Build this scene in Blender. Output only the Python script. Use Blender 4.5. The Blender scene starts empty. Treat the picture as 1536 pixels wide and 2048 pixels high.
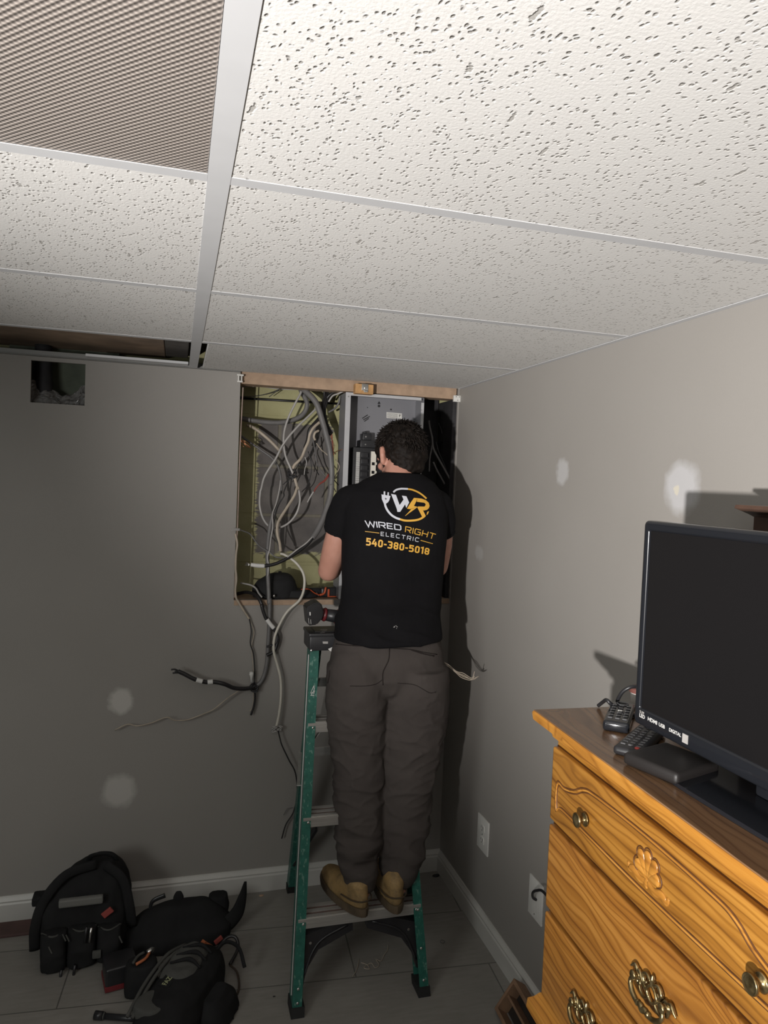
import bpy, bmesh, math, random
import numpy as np
from mathutils import Vector, Matrix, noise
from mathutils.bvhtree import BVHTree
random.seed(7)
S = bpy.context.scene
# ------------------------------------------------------------------ camera
FPX = 1440.0
YAW, PITCH, ROLL = 0.27966, -0.04085, 0.03918
CAM = Vector((-1.09464, -2.76631, 1.61093))
H = 2.003            # height of the ceiling grid
XT = -1.0532         # main tee
Y3 = -0.54685        # cross tees
def cam_axes():
    cy, sy = math.cos(YAW), math.sin(YAW)
    f = Vector((sy*math.cos(PITCH), cy*math.cos(PITCH), math.sin(PITCH)))
    r = Vector((cy, -sy, 0)); u = r.cross(f)
    return r*math.cos(ROLL)+u*math.sin(ROLL), -r*math.sin(ROLL)+u*math.cos(ROLL), f
CR, CU, CF = cam_axes()
cd = bpy.data.cameras.new('camera'); camo = bpy.data.objects.new('camera', cd)
S.collection.objects.link(camo)
camo.matrix_world = Matrix.Translation(CAM) @ Matrix((CR, CU, -CF)).transposed().to_4x4()
cd.sensor_fit = 'VERTICAL'; cd.sensor_height = 36; cd.lens = 36*FPX/2048
cd.clip_start = 0.05
S.camera = camo
# ------------------------------------------------------------------ light, world, exposure
w = bpy.data.worlds.new('world'); S.world = w; w.use_nodes = True
w.node_tree.nodes['Background'].inputs[0].default_value = (0.6, 0.7, 0.8, 1)
w.node_tree.nodes['Background'].inputs[1].default_value = 0.02
S.view_settings.view_transform = 'Standard'; S.view_settings.look = 'None'
S.view_settings.gamma = 1; S.view_settings.use_curve_mapping = False
S.view_settings.exposure = 0.0
def light(name, kind, loc, energy, color, target=None, **kw):
    d = bpy.data.lights.new(name, kind); d.energy = energy; d.color = color
    for k, v in kw.items(): setattr(d, k, v)
    o = bpy.data.objects.new(name, d); S.collection.objects.link(o); o.location = loc
    if target is not None:
        o.rotation_euler = (Vector(target)-Vector(loc)).to_track_quat('-Z', 'Y').to_euler()
    return o
light('work_light', 'SPOT', (-2.28, -3.58, 1.24), 630, (1.0, 0.965, 0.935), (-2.28+.880, -3.58+.820, 1.24+.410),
      spot_size=math.radians(74), spot_blend=1.0, shadow_soft_size=0.035)
light('floor_fill', 'AREA', (-2.5, -2.6, 1.5), 13.0, (0.95, 0.98, 0.95), (-1.3, -1.0, 0.0), shape='RECTANGLE', size=0.6, size_y=0.6)  # added soft fill to brighten the floor, not a lamp of the room

def px(x, y, ax, v):
    """point where the sight line through photo pixel (x, y) meets the plane axis=v"""
    d = CF + CR*((x-768)/FPX) - CU*((y-1024)/FPX)
    return CAM + d*((v-CAM[ax])/d[ax])
# ------------------------------------------------------------------ helpers: meshes
COL = S.collection
def link(name, me, m=None, parent=None, smooth=False):
    o = bpy.data.objects.new(name, me); COL.objects.link(o)
    if m is not None:
        me.materials.clear()
        for q in (m if isinstance(m, (list, tuple)) else [m]): me.materials.append(q)
    if parent is not None: o.parent = parent
    if smooth:
        for p in me.polygons: p.use_smooth = True
    return o
def obj(name, bm, m=None, parent=None, smooth=False, sub=0, auto=None):
    bmesh.ops.recalc_face_normals(bm, faces=bm.faces)
    me = bpy.data.meshes.new(name); bm.to_mesh(me); bm.free()
    o = link(name, me, m, parent, smooth or auto is not None)
    if auto is not None: me.set_sharp_from_angle(angle=math.radians(auto))
    if sub:
        s = o.modifiers.new('s', 'SUBSURF'); s.levels = sub; s.render_levels = sub
    return o
def thing(name, label, cat, loc=(0, 0, 0), rz=0, group=None):
    o = bpy.data.objects.new(name, None); COL.objects.link(o)
    o.empty_display_size = 0.05
    o.location = loc; o.rotation_euler = (0, 0, rz)
    return tag(o, label, cat, group)
def tag(o, label, cat, group=None):
    o['label'] = label; o['category'] = cat
    if group: o['group'] = group
    return o
def struct(o):
    o['kind'] = 'structure'; return o
def box(bm, lo, hi, bev=0, seg=2, mat=None):
    g = bmesh.ops.create_cube(bm, size=1)['verts']
    lo, hi = Vector(lo), Vector(hi); c = (lo+hi)/2; d = hi-lo
    for v in g: v.co = Vector((v.co.x*d.x, v.co.y*d.y, v.co.z*d.z)) + c
    if mat is not None:
        for v in g: v.co = mat @ v.co
    if bev:
        es = list({e for v in g for e in v.link_edges})
        bmesh.ops.bevel(bm, geom=es, offset=bev, segments=seg, profile=0.6, affect='EDGES')
    return bm
def nbox(lo, hi, bev=0, seg=2, mat=None): return box(bmesh.new(), lo, hi, bev, seg, mat)
def bar(bm, a, b, w_, t_, up=(0, 0, 1), bev=0):
    """rectangular bar from a to b, width w_ sideways, thickness t_ along up"""
    a, b = Vector(a), Vector(b); z = (b-a); L = z.length; z.normalize()
    x = Vector(up).cross(z).normalized(); y = z.cross(x)
    M = Matrix((x, y, z)).transposed().to_4x4(); M.translation = a
    return box(bm, (-w_/2, -t_/2, 0), (w_/2, t_/2, L), bev, 2, M)
def spline(pts, n=8, closed=False):
    P = [Vector(p) for p in pts]; out = []
    N = len(P); rng = N if closed else N-1
    for i in range(rng):
        if closed: p0, p1, p2, p3 = P[(i-1) % N], P[i], P[(i+1) % N], P[(i+2) % N]
        else:
            p1, p2 = P[i], P[i+1]
            p0 = P[i-1] if i else p1*2-p2
            p3 = P[i+2] if i+2 < N else p2*2-p1
        for k in range(n):
            t = k/n
            out.append(0.5*((2*p1)+(p2-p0)*t+(2*p0-5*p1+4*p2-p3)*t*t+(3*p1-p0-3*p2+p3)*t**3))
    if not closed: out.append(P[-1].copy())
    return out
def tube(bm, pts, r, seg=8, closed=False, flat=1.0, caps=True):
    """tube along pts; r a number or list; flat squashes one axis"""
    n = len(pts); pts = [Vector(p) for p in pts]
    rs = r if isinstance(r, (list, tuple)) else [r]*n
    if len(rs) != n:
        rs = [rs[min(int(i/(n-1)*(len(rs)-1)), len(rs)-2)]*(1-(i/(n-1)*(len(rs)-1)-min(int(i/(n-1)*(len(rs)-1)), len(rs)-2)))
              + rs[min(int(i/(n-1)*(len(rs)-1)), len(rs)-2)+1]*(i/(n-1)*(len(rs)-1)-min(int(i/(n-1)*(len(rs)-1)), len(rs)-2)) for i in range(n)]
    rings = []; prev = None
    for i in range(n):
        if closed: t = pts[(i+1) % n]-pts[i-1]
        else: t = pts[min(i+1, n-1)]-pts[max(i-1, 0)]
        if t.length < 1e-9: t = Vector((0, 0, 1))
        t.normalize()
        if prev is None:
            a = Vector((0, 1, 0)) if abs(t.y) < 0.9 else Vector((1, 0, 0))
            prev = (a - t*a.dot(t)).normalized()
        else:
            prev = prev - t*prev.dot(t)
            if prev.length < 1e-6: prev = t.orthogonal()
            prev.normalize()
        b = t.cross(prev)
        rings.append([bm.verts.new(pts[i] + (prev*math.cos(2*math.pi*k/seg)*flat + b*math.sin(2*math.pi*k/seg))*rs[i]) for k in range(seg)])
    m_ = n if closed else n-1
    for i in range(m_):
        A, B = rings[i], rings[(i+1) % n]
        for k in range(seg):
            bm.faces.new((A[k], A[(k+1) % seg], B[(k+1) % seg], B[k]))
    if caps and not closed:
        bm.faces.new(rings[0][::-1]); bm.faces.new(rings[-1])
    return bm
def ntube(pts, r, seg=8, **k): return tube(bmesh.new(), pts, r, seg, **k)
def cyl(bm, a, b, r, seg=20, r2=None):
    return tube(bm, [a, b], [r, r if r2 is None else r2], seg)
def lathe(bm, prof, seg=28, mat=Matrix.Identity(4)):
    """prof: (radius, height) pairs about local z"""
    rings = []
    for r, z in prof:
        if r < 1e-6: rings.append([bm.verts.new(mat @ Vector((0, 0, z)))])
        else: rings.append([bm.verts.new(mat @ Vector((r*math.cos(2*math.pi*k/seg), r*math.sin(2*math.pi*k/seg), z))) for k in range(seg)])
    for A, B in zip(rings, rings[1:]):
        for k in range(seg):
            k2 = (k+1) % seg
            if len(A) == 1 and len(B) == 1: continue
            if len(A) == 1: bm.faces.new((A[0], B[k], B[k2]))
            elif len(B) == 1: bm.faces.new((A[k], A[k2], B[0]))
            else: bm.faces.new((A[k], A[k2], B[k2], B[k]))
    return bm
def prism(bm, poly, d, off=Vector((0, 0, 0))):
    """extrude a closed 3-D polygon by vector d"""
    a = [bm.verts.new(Vector(p)+off) for p in poly]; b = [bm.verts.new(Vector(p)+off+Vector(d)) for p in poly]
    n = len(a); bm.faces.new(a[::-1]); bm.faces.new(b)
    for i in range(n): bm.faces.new((a[i], a[(i+1) % n], b[(i+1) % n], b[i]))
    return bm
def loft(bm, secs, seg=28, close=True):
    """secs: (centre, rx, ry[, power, tilt-x, rot]) ellipses in XY"""
    rings = []
    for s in secs:
        c, rx, ry = Vector(s[0]), s[1], s[2]; pw = s[3] if len(s) > 3 else 2.0
        tl = s[4] if len(s) > 4 else 0.0
        ring = []
        for k in range(seg):
            a = 2*math.pi*k/seg; ca, sa = math.cos(a), math.sin(a)
            x = rx*math.copysign(abs(ca)**(2/pw), ca); y = ry*math.copysign(abs(sa)**(2/pw), sa)
            ring.append(bm.verts.new(c+Vector((x, y*math.cos(tl), y*math.sin(tl)))))
        rings.append(ring)
    for A, B in zip(rings, rings[1:]):
        for k in range(seg): bm.faces.new((A[k], A[(k+1) % seg], B[(k+1) % seg], B[k]))
    if close: bm.faces.new(rings[0][::-1]); bm.faces.new(rings[-1])
    return bm
def remesh(bm, voxel, smooth=2, disp=None, keep=None):
    """melt overlapping closed shells into one continuous mesh"""
    bmesh.ops.recalc_face_normals(bm, faces=bm.faces)
    me = bpy.data.meshes.new('tmp'); bm.to_mesh(me); bm.free()
    o = bpy.data.objects.new('tmp', me); COL.objects.link(o)
    r = o.modifiers.new('r', 'REMESH'); r.mode = 'VOXEL'; r.voxel_size = voxel
    if smooth:
        s = o.modifiers.new('s', 'SMOOTH'); s.factor = 0.5; s.iterations = smooth
    dg = bpy.context.evaluated_depsgraph_get()
    me2 = bpy.data.meshes.new_from_object(o.evaluated_get(dg))
    bpy.data.objects.remove(o); bpy.data.meshes.remove(me)
    if disp:
        nv = [v.normal.copy() for v in me2.vertices]
        for v, n_ in zip(me2.vertices, nv): v.co += n_*disp(v.co.copy(), n_)
    return me2
def plates(xs, zs, skip, y0, y1, bm=None):
    """wall panel in the XZ plane with rectangular holes: xs, zs breakpoints, skip = set of cells"""
    bm = bm or bmesh.new()
    nx, nz = len(xs), len(zs)
    for side in (y0, y1):
        vs = {}
        for i in range(nx):
            for j in range(nz): vs[i, j] = bm.verts.new((xs[i], side, zs[j]))
        for i in range(nx-1):
            for j in range(nz-1):
                if (i, j) not in skip: bm.faces.new((vs[i, j], vs[i+1, j], vs[i+1, j+1], vs[i, j+1]))
    bm.verts.ensure_lookup_table()
    bmesh.ops.remove_doubles(bm, verts=bm.verts, dist=1e-6)
    # rims
    bd = [e for e in bm.edges if len(e.link_faces) == 1 and all(abs(v.co.y-y0) < 1e-6 for v in e.verts)]
    for e in bd:
        a, b = e.verts
        q = [bm.verts.new((v.co.x, y1, v.co.z)) for v in (b, a)]
        bm.faces.new((a, b, q[0], q[1]))
    bmesh.ops.remove_doubles(bm, verts=bm.verts, dist=1e-6)
    return bm
# ------------------------------------------------------------------ helpers: materials
class NT:
    def __init__(s, name):
        s.m = bpy.data.materials.new(name); s.m.use_nodes = True; s.t = s.m.node_tree; s.n = s.t.nodes
        s.b = s.n['Principled BSDF']; s.tc = s.n.new('ShaderNodeTexCoord')
    def set(s, **k):
        for a, v in k.items():
            i = s.b.inputs[a.replace('_', ' ')]
            if hasattr(v, 'is_output'): s.t.links.new(v, i)
            else: i.default_value = v if not (isinstance(v, tuple) and len(v) == 3) else (*v, 1)
        return s
    def link(s, o, i): s.t.links.new(o, i)
    def obj(s): return s.tc.outputs['Object']
    def geo(s):
        g = s.n.new('ShaderNodeNewGeometry'); return g.outputs['Position']
    def mapping(s, v, scale=(1, 1, 1), rot=(0, 0, 0), loc=(0, 0, 0)):
        n = s.n.new('ShaderNodeMapping'); s.link(v, n.inputs[0])
        n.inputs['Scale'].default_value = scale; n.inputs['Rotation'].default_value = rot; n.inputs['Location'].default_value = loc
        return n.outputs[0]
    def noise(s, v, scale, detail=3, rough=0.5, dist=0):
        n = s.n.new('ShaderNodeTexNoise'); s.link(v, n.inputs['Vector'])
        n.inputs['Scale'].default_value = scale; n.inputs['Detail'].default_value = detail
        n.inputs['Roughness'].default_value = rough; n.inputs['Distortion'].default_value = dist
        return n.outputs['Fac']
    def vor(s, v, scale, feature='F1', out='Distance'):
        n = s.n.new('ShaderNodeTexVoronoi'); s.link(v, n.inputs['Vector']); n.feature = feature
        n.inputs['Scale'].default_value = scale; return n.outputs[out]
    def wave(s, v, scale, dist, detail=2, dscale=1, typ='BANDS', direction='X'):
        n = s.n.new('ShaderNodeTexWave'); s.link(v, n.inputs['Vector']); n.wave_type = typ
        if typ == 'BANDS': n.bands_direction = direction
        n.inputs['Scale'].default_value = scale; n.inputs['Distortion'].default_value = dist
        n.inputs['Detail'].default_value = detail; n.inputs['Detail Scale'].default_value = dscale
        return n.outputs['Fac']
    def math(s, op, a, b=0.0, c=None):
        n = s.n.new('ShaderNodeMath'); n.operation = op
        for k, v in enumerate((a, b) if c is None else (a, b, c)):
            if hasattr(v, 'is_output'): s.link(v, n.inputs[k])
            else: n.inputs[k].default_value = v
        return n.outputs[0]
    def ramp(s, f, stops):
        n = s.n.new('ShaderNodeValToRGB'); s.link(f, n.inputs[0]); e = n.color_ramp.elements
        while len(e) < len(stops): e.new(0.5)
        for q, (p, c) in zip(e, stops):
            q.position = p; q.color = (*c, 1) if isinstance(c, tuple) else (c, c, c, 1)
        return n.outputs[0]
    def mix(s, f, a, b):
        n = s.n.new('ShaderNodeMix'); n.data_type = 'RGBA'
        for k, v in ((0, f), (6, a), (7, b)):
            if hasattr(v, 'is_output'): s.link(v, n.inputs[k])
            else: n.inputs[k].default_value = (*v, 1) if isinstance(v, tuple) else v
        return n.outputs[2]
    def vadd(s, a, b, op='ADD'):
        n = s.n.new('ShaderNodeVectorMath'); n.operation = op
        for k, v in enumerate((a, b)):
            if hasattr(v, 'is_output'): s.link(v, n.inputs[k])
            else: n.inputs[k].default_value = v
        return n.outputs[0]
    def vlen(s, a):
        n = s.n.new('ShaderNodeVectorMath'); n.operation = 'LENGTH'; s.link(a, n.inputs[0]); return n.outputs['Value']
    def sep(s, v):
        n = s.n.new('ShaderNodeSeparateXYZ'); s.link(v, n.inputs[0]); return n.outputs
    def noisecol(s, v, scale, detail=2):
        n = s.n.new('ShaderNodeTexNoise'); s.link(v, n.inputs['Vector'])
        n.inputs['Scale'].default_value = scale; n.inputs['Detail'].default_value = detail
        return n.outputs['Color']
    def bump(s, h, strength=0.3, dist=0.01):
        n = s.n.new('ShaderNodeBump'); s.link(h, n.inputs['Height'])
        n.inputs['Strength'].default_value = strength; n.inputs['Distance'].default_value = dist
        s.link(n.outputs[0], s.b.inputs['Normal']); return s
def plain(name, col, rough=0.5, metal=0.0, var=0.0, scale=20, bump=0, bscale=200, spec=None):
    """procedural material: colour varied by a noise, with optional grain bump"""
    t = NT(name)
    if var:
        f = t.noise(t.obj(), scale, 4)
        t.set(Base_Color=t.ramp(f, [(0.3, tuple(c*(1-var) for c in col)), (0.7, tuple(min(1, c*(1+var)) for c in col))]))
    else: t.set(Base_Color=col)
    t.set(Roughness=rough, Metallic=metal)
    if spec is not None: t.set(Specular_IOR_Level=spec)
    if bump: t.bump(t.noise(t.obj(), bscale, 3), bump, 0.002)
    return t.m
# ================================================================== THE SETTING
def wall_material():
    t = NT('grey_wall_paint')
    g = t.geo()
    base = t.ramp(t.noise(g, 1.6, 3), [(0.3, (0.268, 0.252, 0.232)), (0.7, (0.292, 0.276, 0.256))])
    return t, g, base
def patches(t, g, base, spots):
    """dried filler patches: ragged ellipses with their own place on the wall"""
    wob = t.vadd(t.vadd(t.noisecol(g, 26, 3), (-0.5, -0.5, -0.5)), (0.035, 0.035, 0.035), 'MULTIPLY')
    gp = t.vadd(g, wob)
    col = base
    for (c, r, amt, colr) in spots:
        d = t.vlen(t.vadd(t.vadd(gp, tuple(-q for q in c)), tuple(1/q for q in r), 'MULTIPLY'))
        f = t.ramp(d, [(0.62, amt), (1.0, 0.0)])
        col = t.mix(f, col, colr)
    return col
big = 50.0
t, g, base = wall_material()
pb = [px(242, 1402, 1, 0), px(238, 1582, 1, 0)]
col = patches(t, g, base, [((pb[0].x, 0, pb[0].z), (.048, big, .058), .85, (.52, .50, .47)),
                           ((pb[1].x, 0, pb[1].z), (.070, big, .072), .75, (.52, .50, .47))])
t.set(Base_Color=col, Roughness=0.62).bump(t.noise(g, 260, 3), 0.12, 0.002)
M_WALLB = t.m
t, g, base = wall_material()
pr = [px(1125, 943, 0, 0), px(1364, 975, 0, 0), px(958, 1105, 0, 0), px(1354, 984, 0, 0)]
col = patches(t, g, base, [((0, pr[0].y, pr[0].z), (big, .040, .045), .5, (.52, .52, .53)),
                           ((0, pr[1].y, pr[1].z), (big, .068, .072), .62, (.52, .52, .54)),
                           ((0, pr[2].y, pr[2].z), (big, .05, .03), .3, (.5, .5, .5)),
                           ((0, pr[3].y, pr[3].z), (big, .012, .014), .8, (.56, .52, .42))])
t.set(Base_Color=col, Roughness=0.62).bump(t.noise(g, 260, 3), 0.12, 0.002)
M_WALLR = t.m
M_WALLD = plain('unseen_wall_dark', (.09, .075, .06), .7, var=.2)  # unseen walls darkened to hold down bounced light

# floor: grey vinyl planks with fine seams
t = NT('grey_floor_planks'); g = t.geo()
br = t.n.new('ShaderNodeTexBrick'); t.link(t.mapping(g, rot=(0, 0, math.radians(4))), br.inputs['Vector'])
br.inputs['Scale'].default_value = 1.0; br.inputs['Mortar Size'].default_value = 0.0025
br.inputs['Brick Width'].default_value = 0.91; br.inputs['Row Height'].default_value = 0.30; br.inputs['Mortar Smooth'].default_value = 0.3
br.inputs['Color1'].default_value = (1, 1, 1, 1); br.inputs['Color2'].default_value = (.86, .86, .86, 1); br.inputs['Mortar'].default_value = (.38, .38, .38, 1)
f1 = t.noise(g, 5, 6, 0.65, 0.6); f2 = t.noise(t.mapping(g, scale=(2, 14, 2)), 6, 4)
c = t.mix(0.4, t.ramp(f1, [(0.25, (.20, .188, .168)), (0.75, (.30, .285, .26))]), t.ramp(f2, [(0.3, (.20, .19, .17)), (0.75, (.30, .285, .26))]))
mm = t.n.new('ShaderNodeMix'); mm.data_type = 'RGBA'; mm.blend_type = 'MULTIPLY'; mm.inputs[0].default_value = 1
t.link(c, mm.inputs[6]); t.link(br.outputs['Color'], mm.inputs[7])
t.set(Base_Color=mm.outputs[2], Roughness=t.math('ADD', t.math('MULTIPLY', f1, .25), .35)).bump(f1, .1, .003)
M_FLOOR = t.m
M_WHITE = plain('white_trim_paint', (.50, .49, .46), .42, var=.05, scale=8)
M_METALW = plain('white_grid_metal', (.56, .565, .575), .6, var=.02)
M_STUD = plain('pale_stud_wood', (.36, .25, .17), .7, var=.15, scale=30)
M_SUBFLOOR = plain('brown_subfloor', (.26, .19, .13), .8, var=.3, scale=9)

struct(obj('floor', nbox((-3.6, -5.2, -.05), (.25, .30, 0)), M_FLOOR))
# back wall drywall with the panel opening and a small square hole
oL, oR, oB, oT = -.880, -.004, 1.143, 2.012
hL, hR, hB, hT = -1.597, -1.421, 1.842, 1.988
bm = plates([-3.6, hL, hR, oL, oR, .02], [0, oB, hB, hT, oT],
            {(1, 2), (3, 1), (3, 2), (3, 3)}, 0.0, 0.0127)
struct(obj('wall_back', bm, M_WALLB))
struct(obj('wall_right', nbox((0, -5.2, 0), (.0127, .0, 2.3)), M_WALLR))
struct(obj('wall_left', nbox((-3.62, -5.2, 0), (-3.6, .0, 2.3)), M_WALLD))
struct(obj('wall_front', nbox((-3.6, -5.22, 0), (.0, -5.2, 2.3)), M_WALLD))
# foundation wall behind the cavity: painted concrete blocks with an unpainted grey field
t = NT('painted_block_wall'); g = t.geo()
YB = .20
mp = t.mapping(g, rot=(math.radians(-90), 0, 0))
br = t.n.new('ShaderNodeTexBrick'); t.link(t.mapping(mp, loc=(.1, -.06, 0)), br.inputs['Vector'])
br.inputs['Scale'].default_value = 1; br.inputs['Brick Width'].default_value = .40; br.inputs['Row Height'].default_value = .20
br.inputs['Mortar Size'].default_value = .008; br.inputs['Mortar Smooth'].default_value = .4
br.inputs['Color1'].default_value = (1, 1, 1, 1); br.inputs['Color2'].default_value = (1, 1, 1, 1); br.inputs['Mortar'].default_value = (0, 0, 0, 1)
sx = t.sep(g)
wob = t.math('MULTIPLY', t.math('SUBTRACT', t.noise(t.mapping(g, scale=(1, 1, 5)), 38, 4), .5), .06)
a0, a1 = px(520, 845, 1, YB), px(655, 1105, 1, YB)
cx_, cz_ = (a0.x+a1.x)/2, (a0.z+a1.z)/2
ex = t.math('SUBTRACT', t.math('ABSOLUTE', t.math('SUBTRACT', sx[0], cx_)), abs(a1.x-a0.x)/2)
ez = t.math('SUBTRACT', t.math('ABSOLUTE', t.math('SUBTRACT', sx[2], cz_)), abs(a1.z-a0.z)/2)
dd = t.math('ADD', t.math('MAXIMUM', ex, ez), wob)
mask = t.ramp(dd, [(0.0, 1.0), (0.008, 0.0)])
paint = t.ramp(t.noise(g, 9, 4), [(0.3, (.33, .31, .155)), (.7, (.43, .41, .225))])
grey = t.ramp(t.noise(g, 14, 5), [(0.3, (.095, .086, .082)), (.7, (.155, .14, .13))])
mort = t.math('SUBTRACT', 1.0, br.outputs['Fac'])
grey = t.mix(t.math('MULTIPLY', br.outputs['Fac'], .35), grey, (.22, .20, .12))
colr = t.mix(mask, paint, grey)
t.set(Base_Color=colr, Roughness=.75)
hb = t.math('ADD', mort, t.math('MULTIPLY', t.noise(g, 160, 4), .35)); t.bump(hb, .5, .006)
M_BLOCK = t.m
struct(obj('wall_foundation', nbox((-3.6, YB, 0), (.25, YB+.05, 2.3)), M_BLOCK))
# baseboards (moulded top)
def baseboard(name, a, b, out):
    a, b, out = Vector(a), Vector(b), Vector(out)
    prof = [(0, 0), (.014, 0), (.014, .060), (.011, .066), (.012, .072), (.006, .083), (.004, .088), (0, .088)]
    bm = bmesh.new(); prism(bm, [a+out*p+Vector((0, 0, z)) for p, z in prof], b-a)
    return struct(obj(name, bm, M_WHITE))
baseboard('baseboard_back', (-3.6, 0, 0), (0, 0, 0), (0, -1, 0))
baseboard('baseboard_right', (0, -5.2, 0), (0, -.0145, 0), (-1, 0, 0))
# ceiling: floor deck and joists above, metal grid, tiles
struct(obj('ceiling', nbox((-3.6, -5.2, 2.26), (.25, .25, 2.3)), M_SUBFLOOR))
Y2, Y1 = Y3-.61, Y3-1.22
crosses = [Y3, Y2, Y1, Y1-.61, Y1-1.22, Y1-1.83]
mains = [XT, XT-1.22, XT-2.44]
def tee(name, a, b, w_):
    a, b = Vector(a), Vector(b); bm = bmesh.new()
    bar(bm, a+Vector((0, 0, .0008)), b+Vector((0, 0, .0008)), w_, .0008) if abs(a.x-b.x) < 1e-6 else bar(bm, a+Vector((0, 0, .0008)), b+Vector((0, 0, .0008)), w_, .0008)
    if abs(a.x-b.x) < 1e-6: box(bm, (a.x-.0015, a.y, H+.001), (a.x+.0015, b.y, H+.038))
    else: box(bm, (a.x, a.y-.0015, H+.0015), (b.x, a.y+.0015, H+.030))
    return struct(obj(name, bm, M_METALW))
k = 1
for x in mains: tee('trim_%d' % k, (x, -5.19, H), (x, -.001, H), .030); k += 1
for y in crosses:
    xs = [-3.59]+sorted(mains)+[-.001]
    for x0, x1 in zip(xs, xs[1:]):
        tee('trim_%d' % k, (x0+(.0152 if x0 > -3.5 else 0), y, H+.0003), (x1-(.0152 if x1 < -.1 else 0), y, H+.0003), .0245); k += 1
bm = bmesh.new(); box(bm, (-3.6, -.022, H-.0012), (oL-.002, -.0002, H)); box(bm, (-3.6, -.0014, H), (oL-.002, -.0002, H+.02))
struct(obj('trim_%d' % k, bm, plain('grey_wall_angle', (.26, .26, .25), .6))); k += 1
bm = bmesh.new(); box(bm, (-.016, -5.2, H-.0012), (-.0002, -.025, H)); box(bm, (-.0014, -5.2, H), (-.0002, -.0, H+.02))
struct(obj('trim_%d' % k, bm, M_METALW)); k += 1
# fissured mineral tile
t = NT('fissured_ceiling_tile'); g = t.obj()
warp = t.vadd(g, t.vadd(t.vadd(t.noisecol(g, 40, 2), (-.5, -.5, -.5)), (.012, .012, 0), 'MULTIPLY'))
small = t.vor(t.mapping(warp, scale=(1, .75, 1)), 135)
gate = t.noise(g, 60, 2)
pin = t.math('MULTIPLY', t.ramp(small, [(.16, 1.0), (.34, 0.0)]), t.ramp(gate, [(.38, 0.0), (.50, 1.0)]))
big_ = t.vor(t.mapping(warp, scale=(1, .28, 1), rot=(0, 0, .1)), 36)
g2 = t.n.new('ShaderNodeTexVoronoi'); t.link(t.mapping(warp, scale=(1, .28, 1), rot=(0, 0, .1)), g2.inputs['Vector']); g2.inputs['Scale'].default_value = 36
sepc = t.n.new('ShaderNodeSeparateColor'); t.link(g2.outputs['Color'], sepc.inputs[0])
sel = t.ramp(sepc.outputs[0], [(.52, 0.0), (.56, 1.0)])
rag = t.math('ADD', big_, t.math('MULTIPLY', t.math('SUBTRACT', t.noise(g, 190, 3), .5), .22))
fis = t.math('MULTIPLY', t.ramp(rag, [(.075, 1.0), (.13, 0.0)]), sel)
pit = t.math('MAXIMUM', pin, fis)
t.set(Base_Color=t.mix(t.math('MULTIPLY', pit, .62), (.69, .68, .66), (.24, .225, .20)), Roughness=.85)  # pit colour: bare grey fibre plus the shade inside the holes
hh = t.math('ADD', t.math('MULTIPLY', pit, -1.0), t.math('MULTIPLY', t.noise(g, 240, 3), .30))
t.bump(hh, .45, .003)
M_TILE = t.m
xs = [-3.59]+sorted(mains)+[-.003]; ys = [-5.19]+sorted(crosses)+[-.003]
xc = ['leftmost bay', 'left bay', 'wide bay left of the man', 'bay along the right wall']
tiles = []
near = {(2, 4): 'white fissured ceiling tile in the third row out from the back wall, beside the light fixture end',
        }
for i, (x0, x1) in enumerate(zip(xs, xs[1:])):
    for j, (y0, y1) in enumerate(zip(ys, ys[1:])):
        if x1 < XT-1.3 and y1 > Y1-.7 and False: continue
        tiles.append((i, j, x0, x1, y0, y1))
TL = {  # (bay, row) in view -> label
 (3, 6): 'narrow cut ceiling tile over the electrical panel, against the back wall',
 (3, 5): 'white fissured ceiling tile in the row just before the cut tiles, right bay',
 (3, 4): 'white fissured ceiling tile over the middle of the room, reaching the right wall',
 (3, 3): 'large bright fissured ceiling tile nearest the camera, right of the light fixture',
 (2, 5): 'white fissured ceiling tile bordering the open slot with bare joist, left of the long tee',
 (2, 4): 'bright fissured ceiling tile touching the light fixture, left of the long tee'}
for (i, j, x0, x1, y0, y1) in tiles:
    if (i, j) == (2, 6) or (i, j) == (2, 3): continue          # open slot; light fixture
    if (i, j) not in TL and not (j <= 3 or i <= 1): continue
    if (i, j) == (3, 6): x0 += .030
    cx, cy = (x0+x1)/2, (y0+y1)/2; hx, hy = (x1-x0)/2-.004, (y1-y0)/2-.004
    bm = nbox((-hx, -hy, 0), (hx, hy, .016), .0015, 1)
    o = obj('ceiling_tile', bm, M_TILE); o.location = (cx, cy, H+.0014)
    if (i, j) == (3, 6): o.rotation_euler = (0, 0, 0)
    o['kind'] = 'thing'; tag(o, TL.get((i, j), 'ceiling tile in row %s of the %s, beyond the photo' % (['one', 'two', 'three', 'four', 'five', 'six', 'seven'][j], xc[i])), 'ceiling tile', 'ceiling tiles')
# joist and blocking seen through the open slot
o = obj('ceiling_joist', nbox((-3.5, -.34, H+.055), (XT-.10, .17, H+.10), .003), plain('dusty_joist_wood', (.30, .215, .15), .8, var=.35, scale=7))
tag(o, 'rough brown wooden joist seen through the open ceiling slot at left', 'joist')
o = obj('joist_block', nbox((XT-.098, -.30, H+.052), (XT-.018, .10, H+.12), .003), plain('grey_block_wood', (.10, .09, .08), .8, var=.2))
tag(o, 'short dark grey block beside the long tee at the end of the open slot', 'block')
o = obj('ceiling_tile_offcut', nbox((XT-.36, -.075, H+.003), (XT-.018, -.030, H+.012), .001), M_METALW); o['kind'] = 'thing'; tag(o, 'narrow white offcut lying in the open slot beside the long tee', 'ceiling tile')
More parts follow.
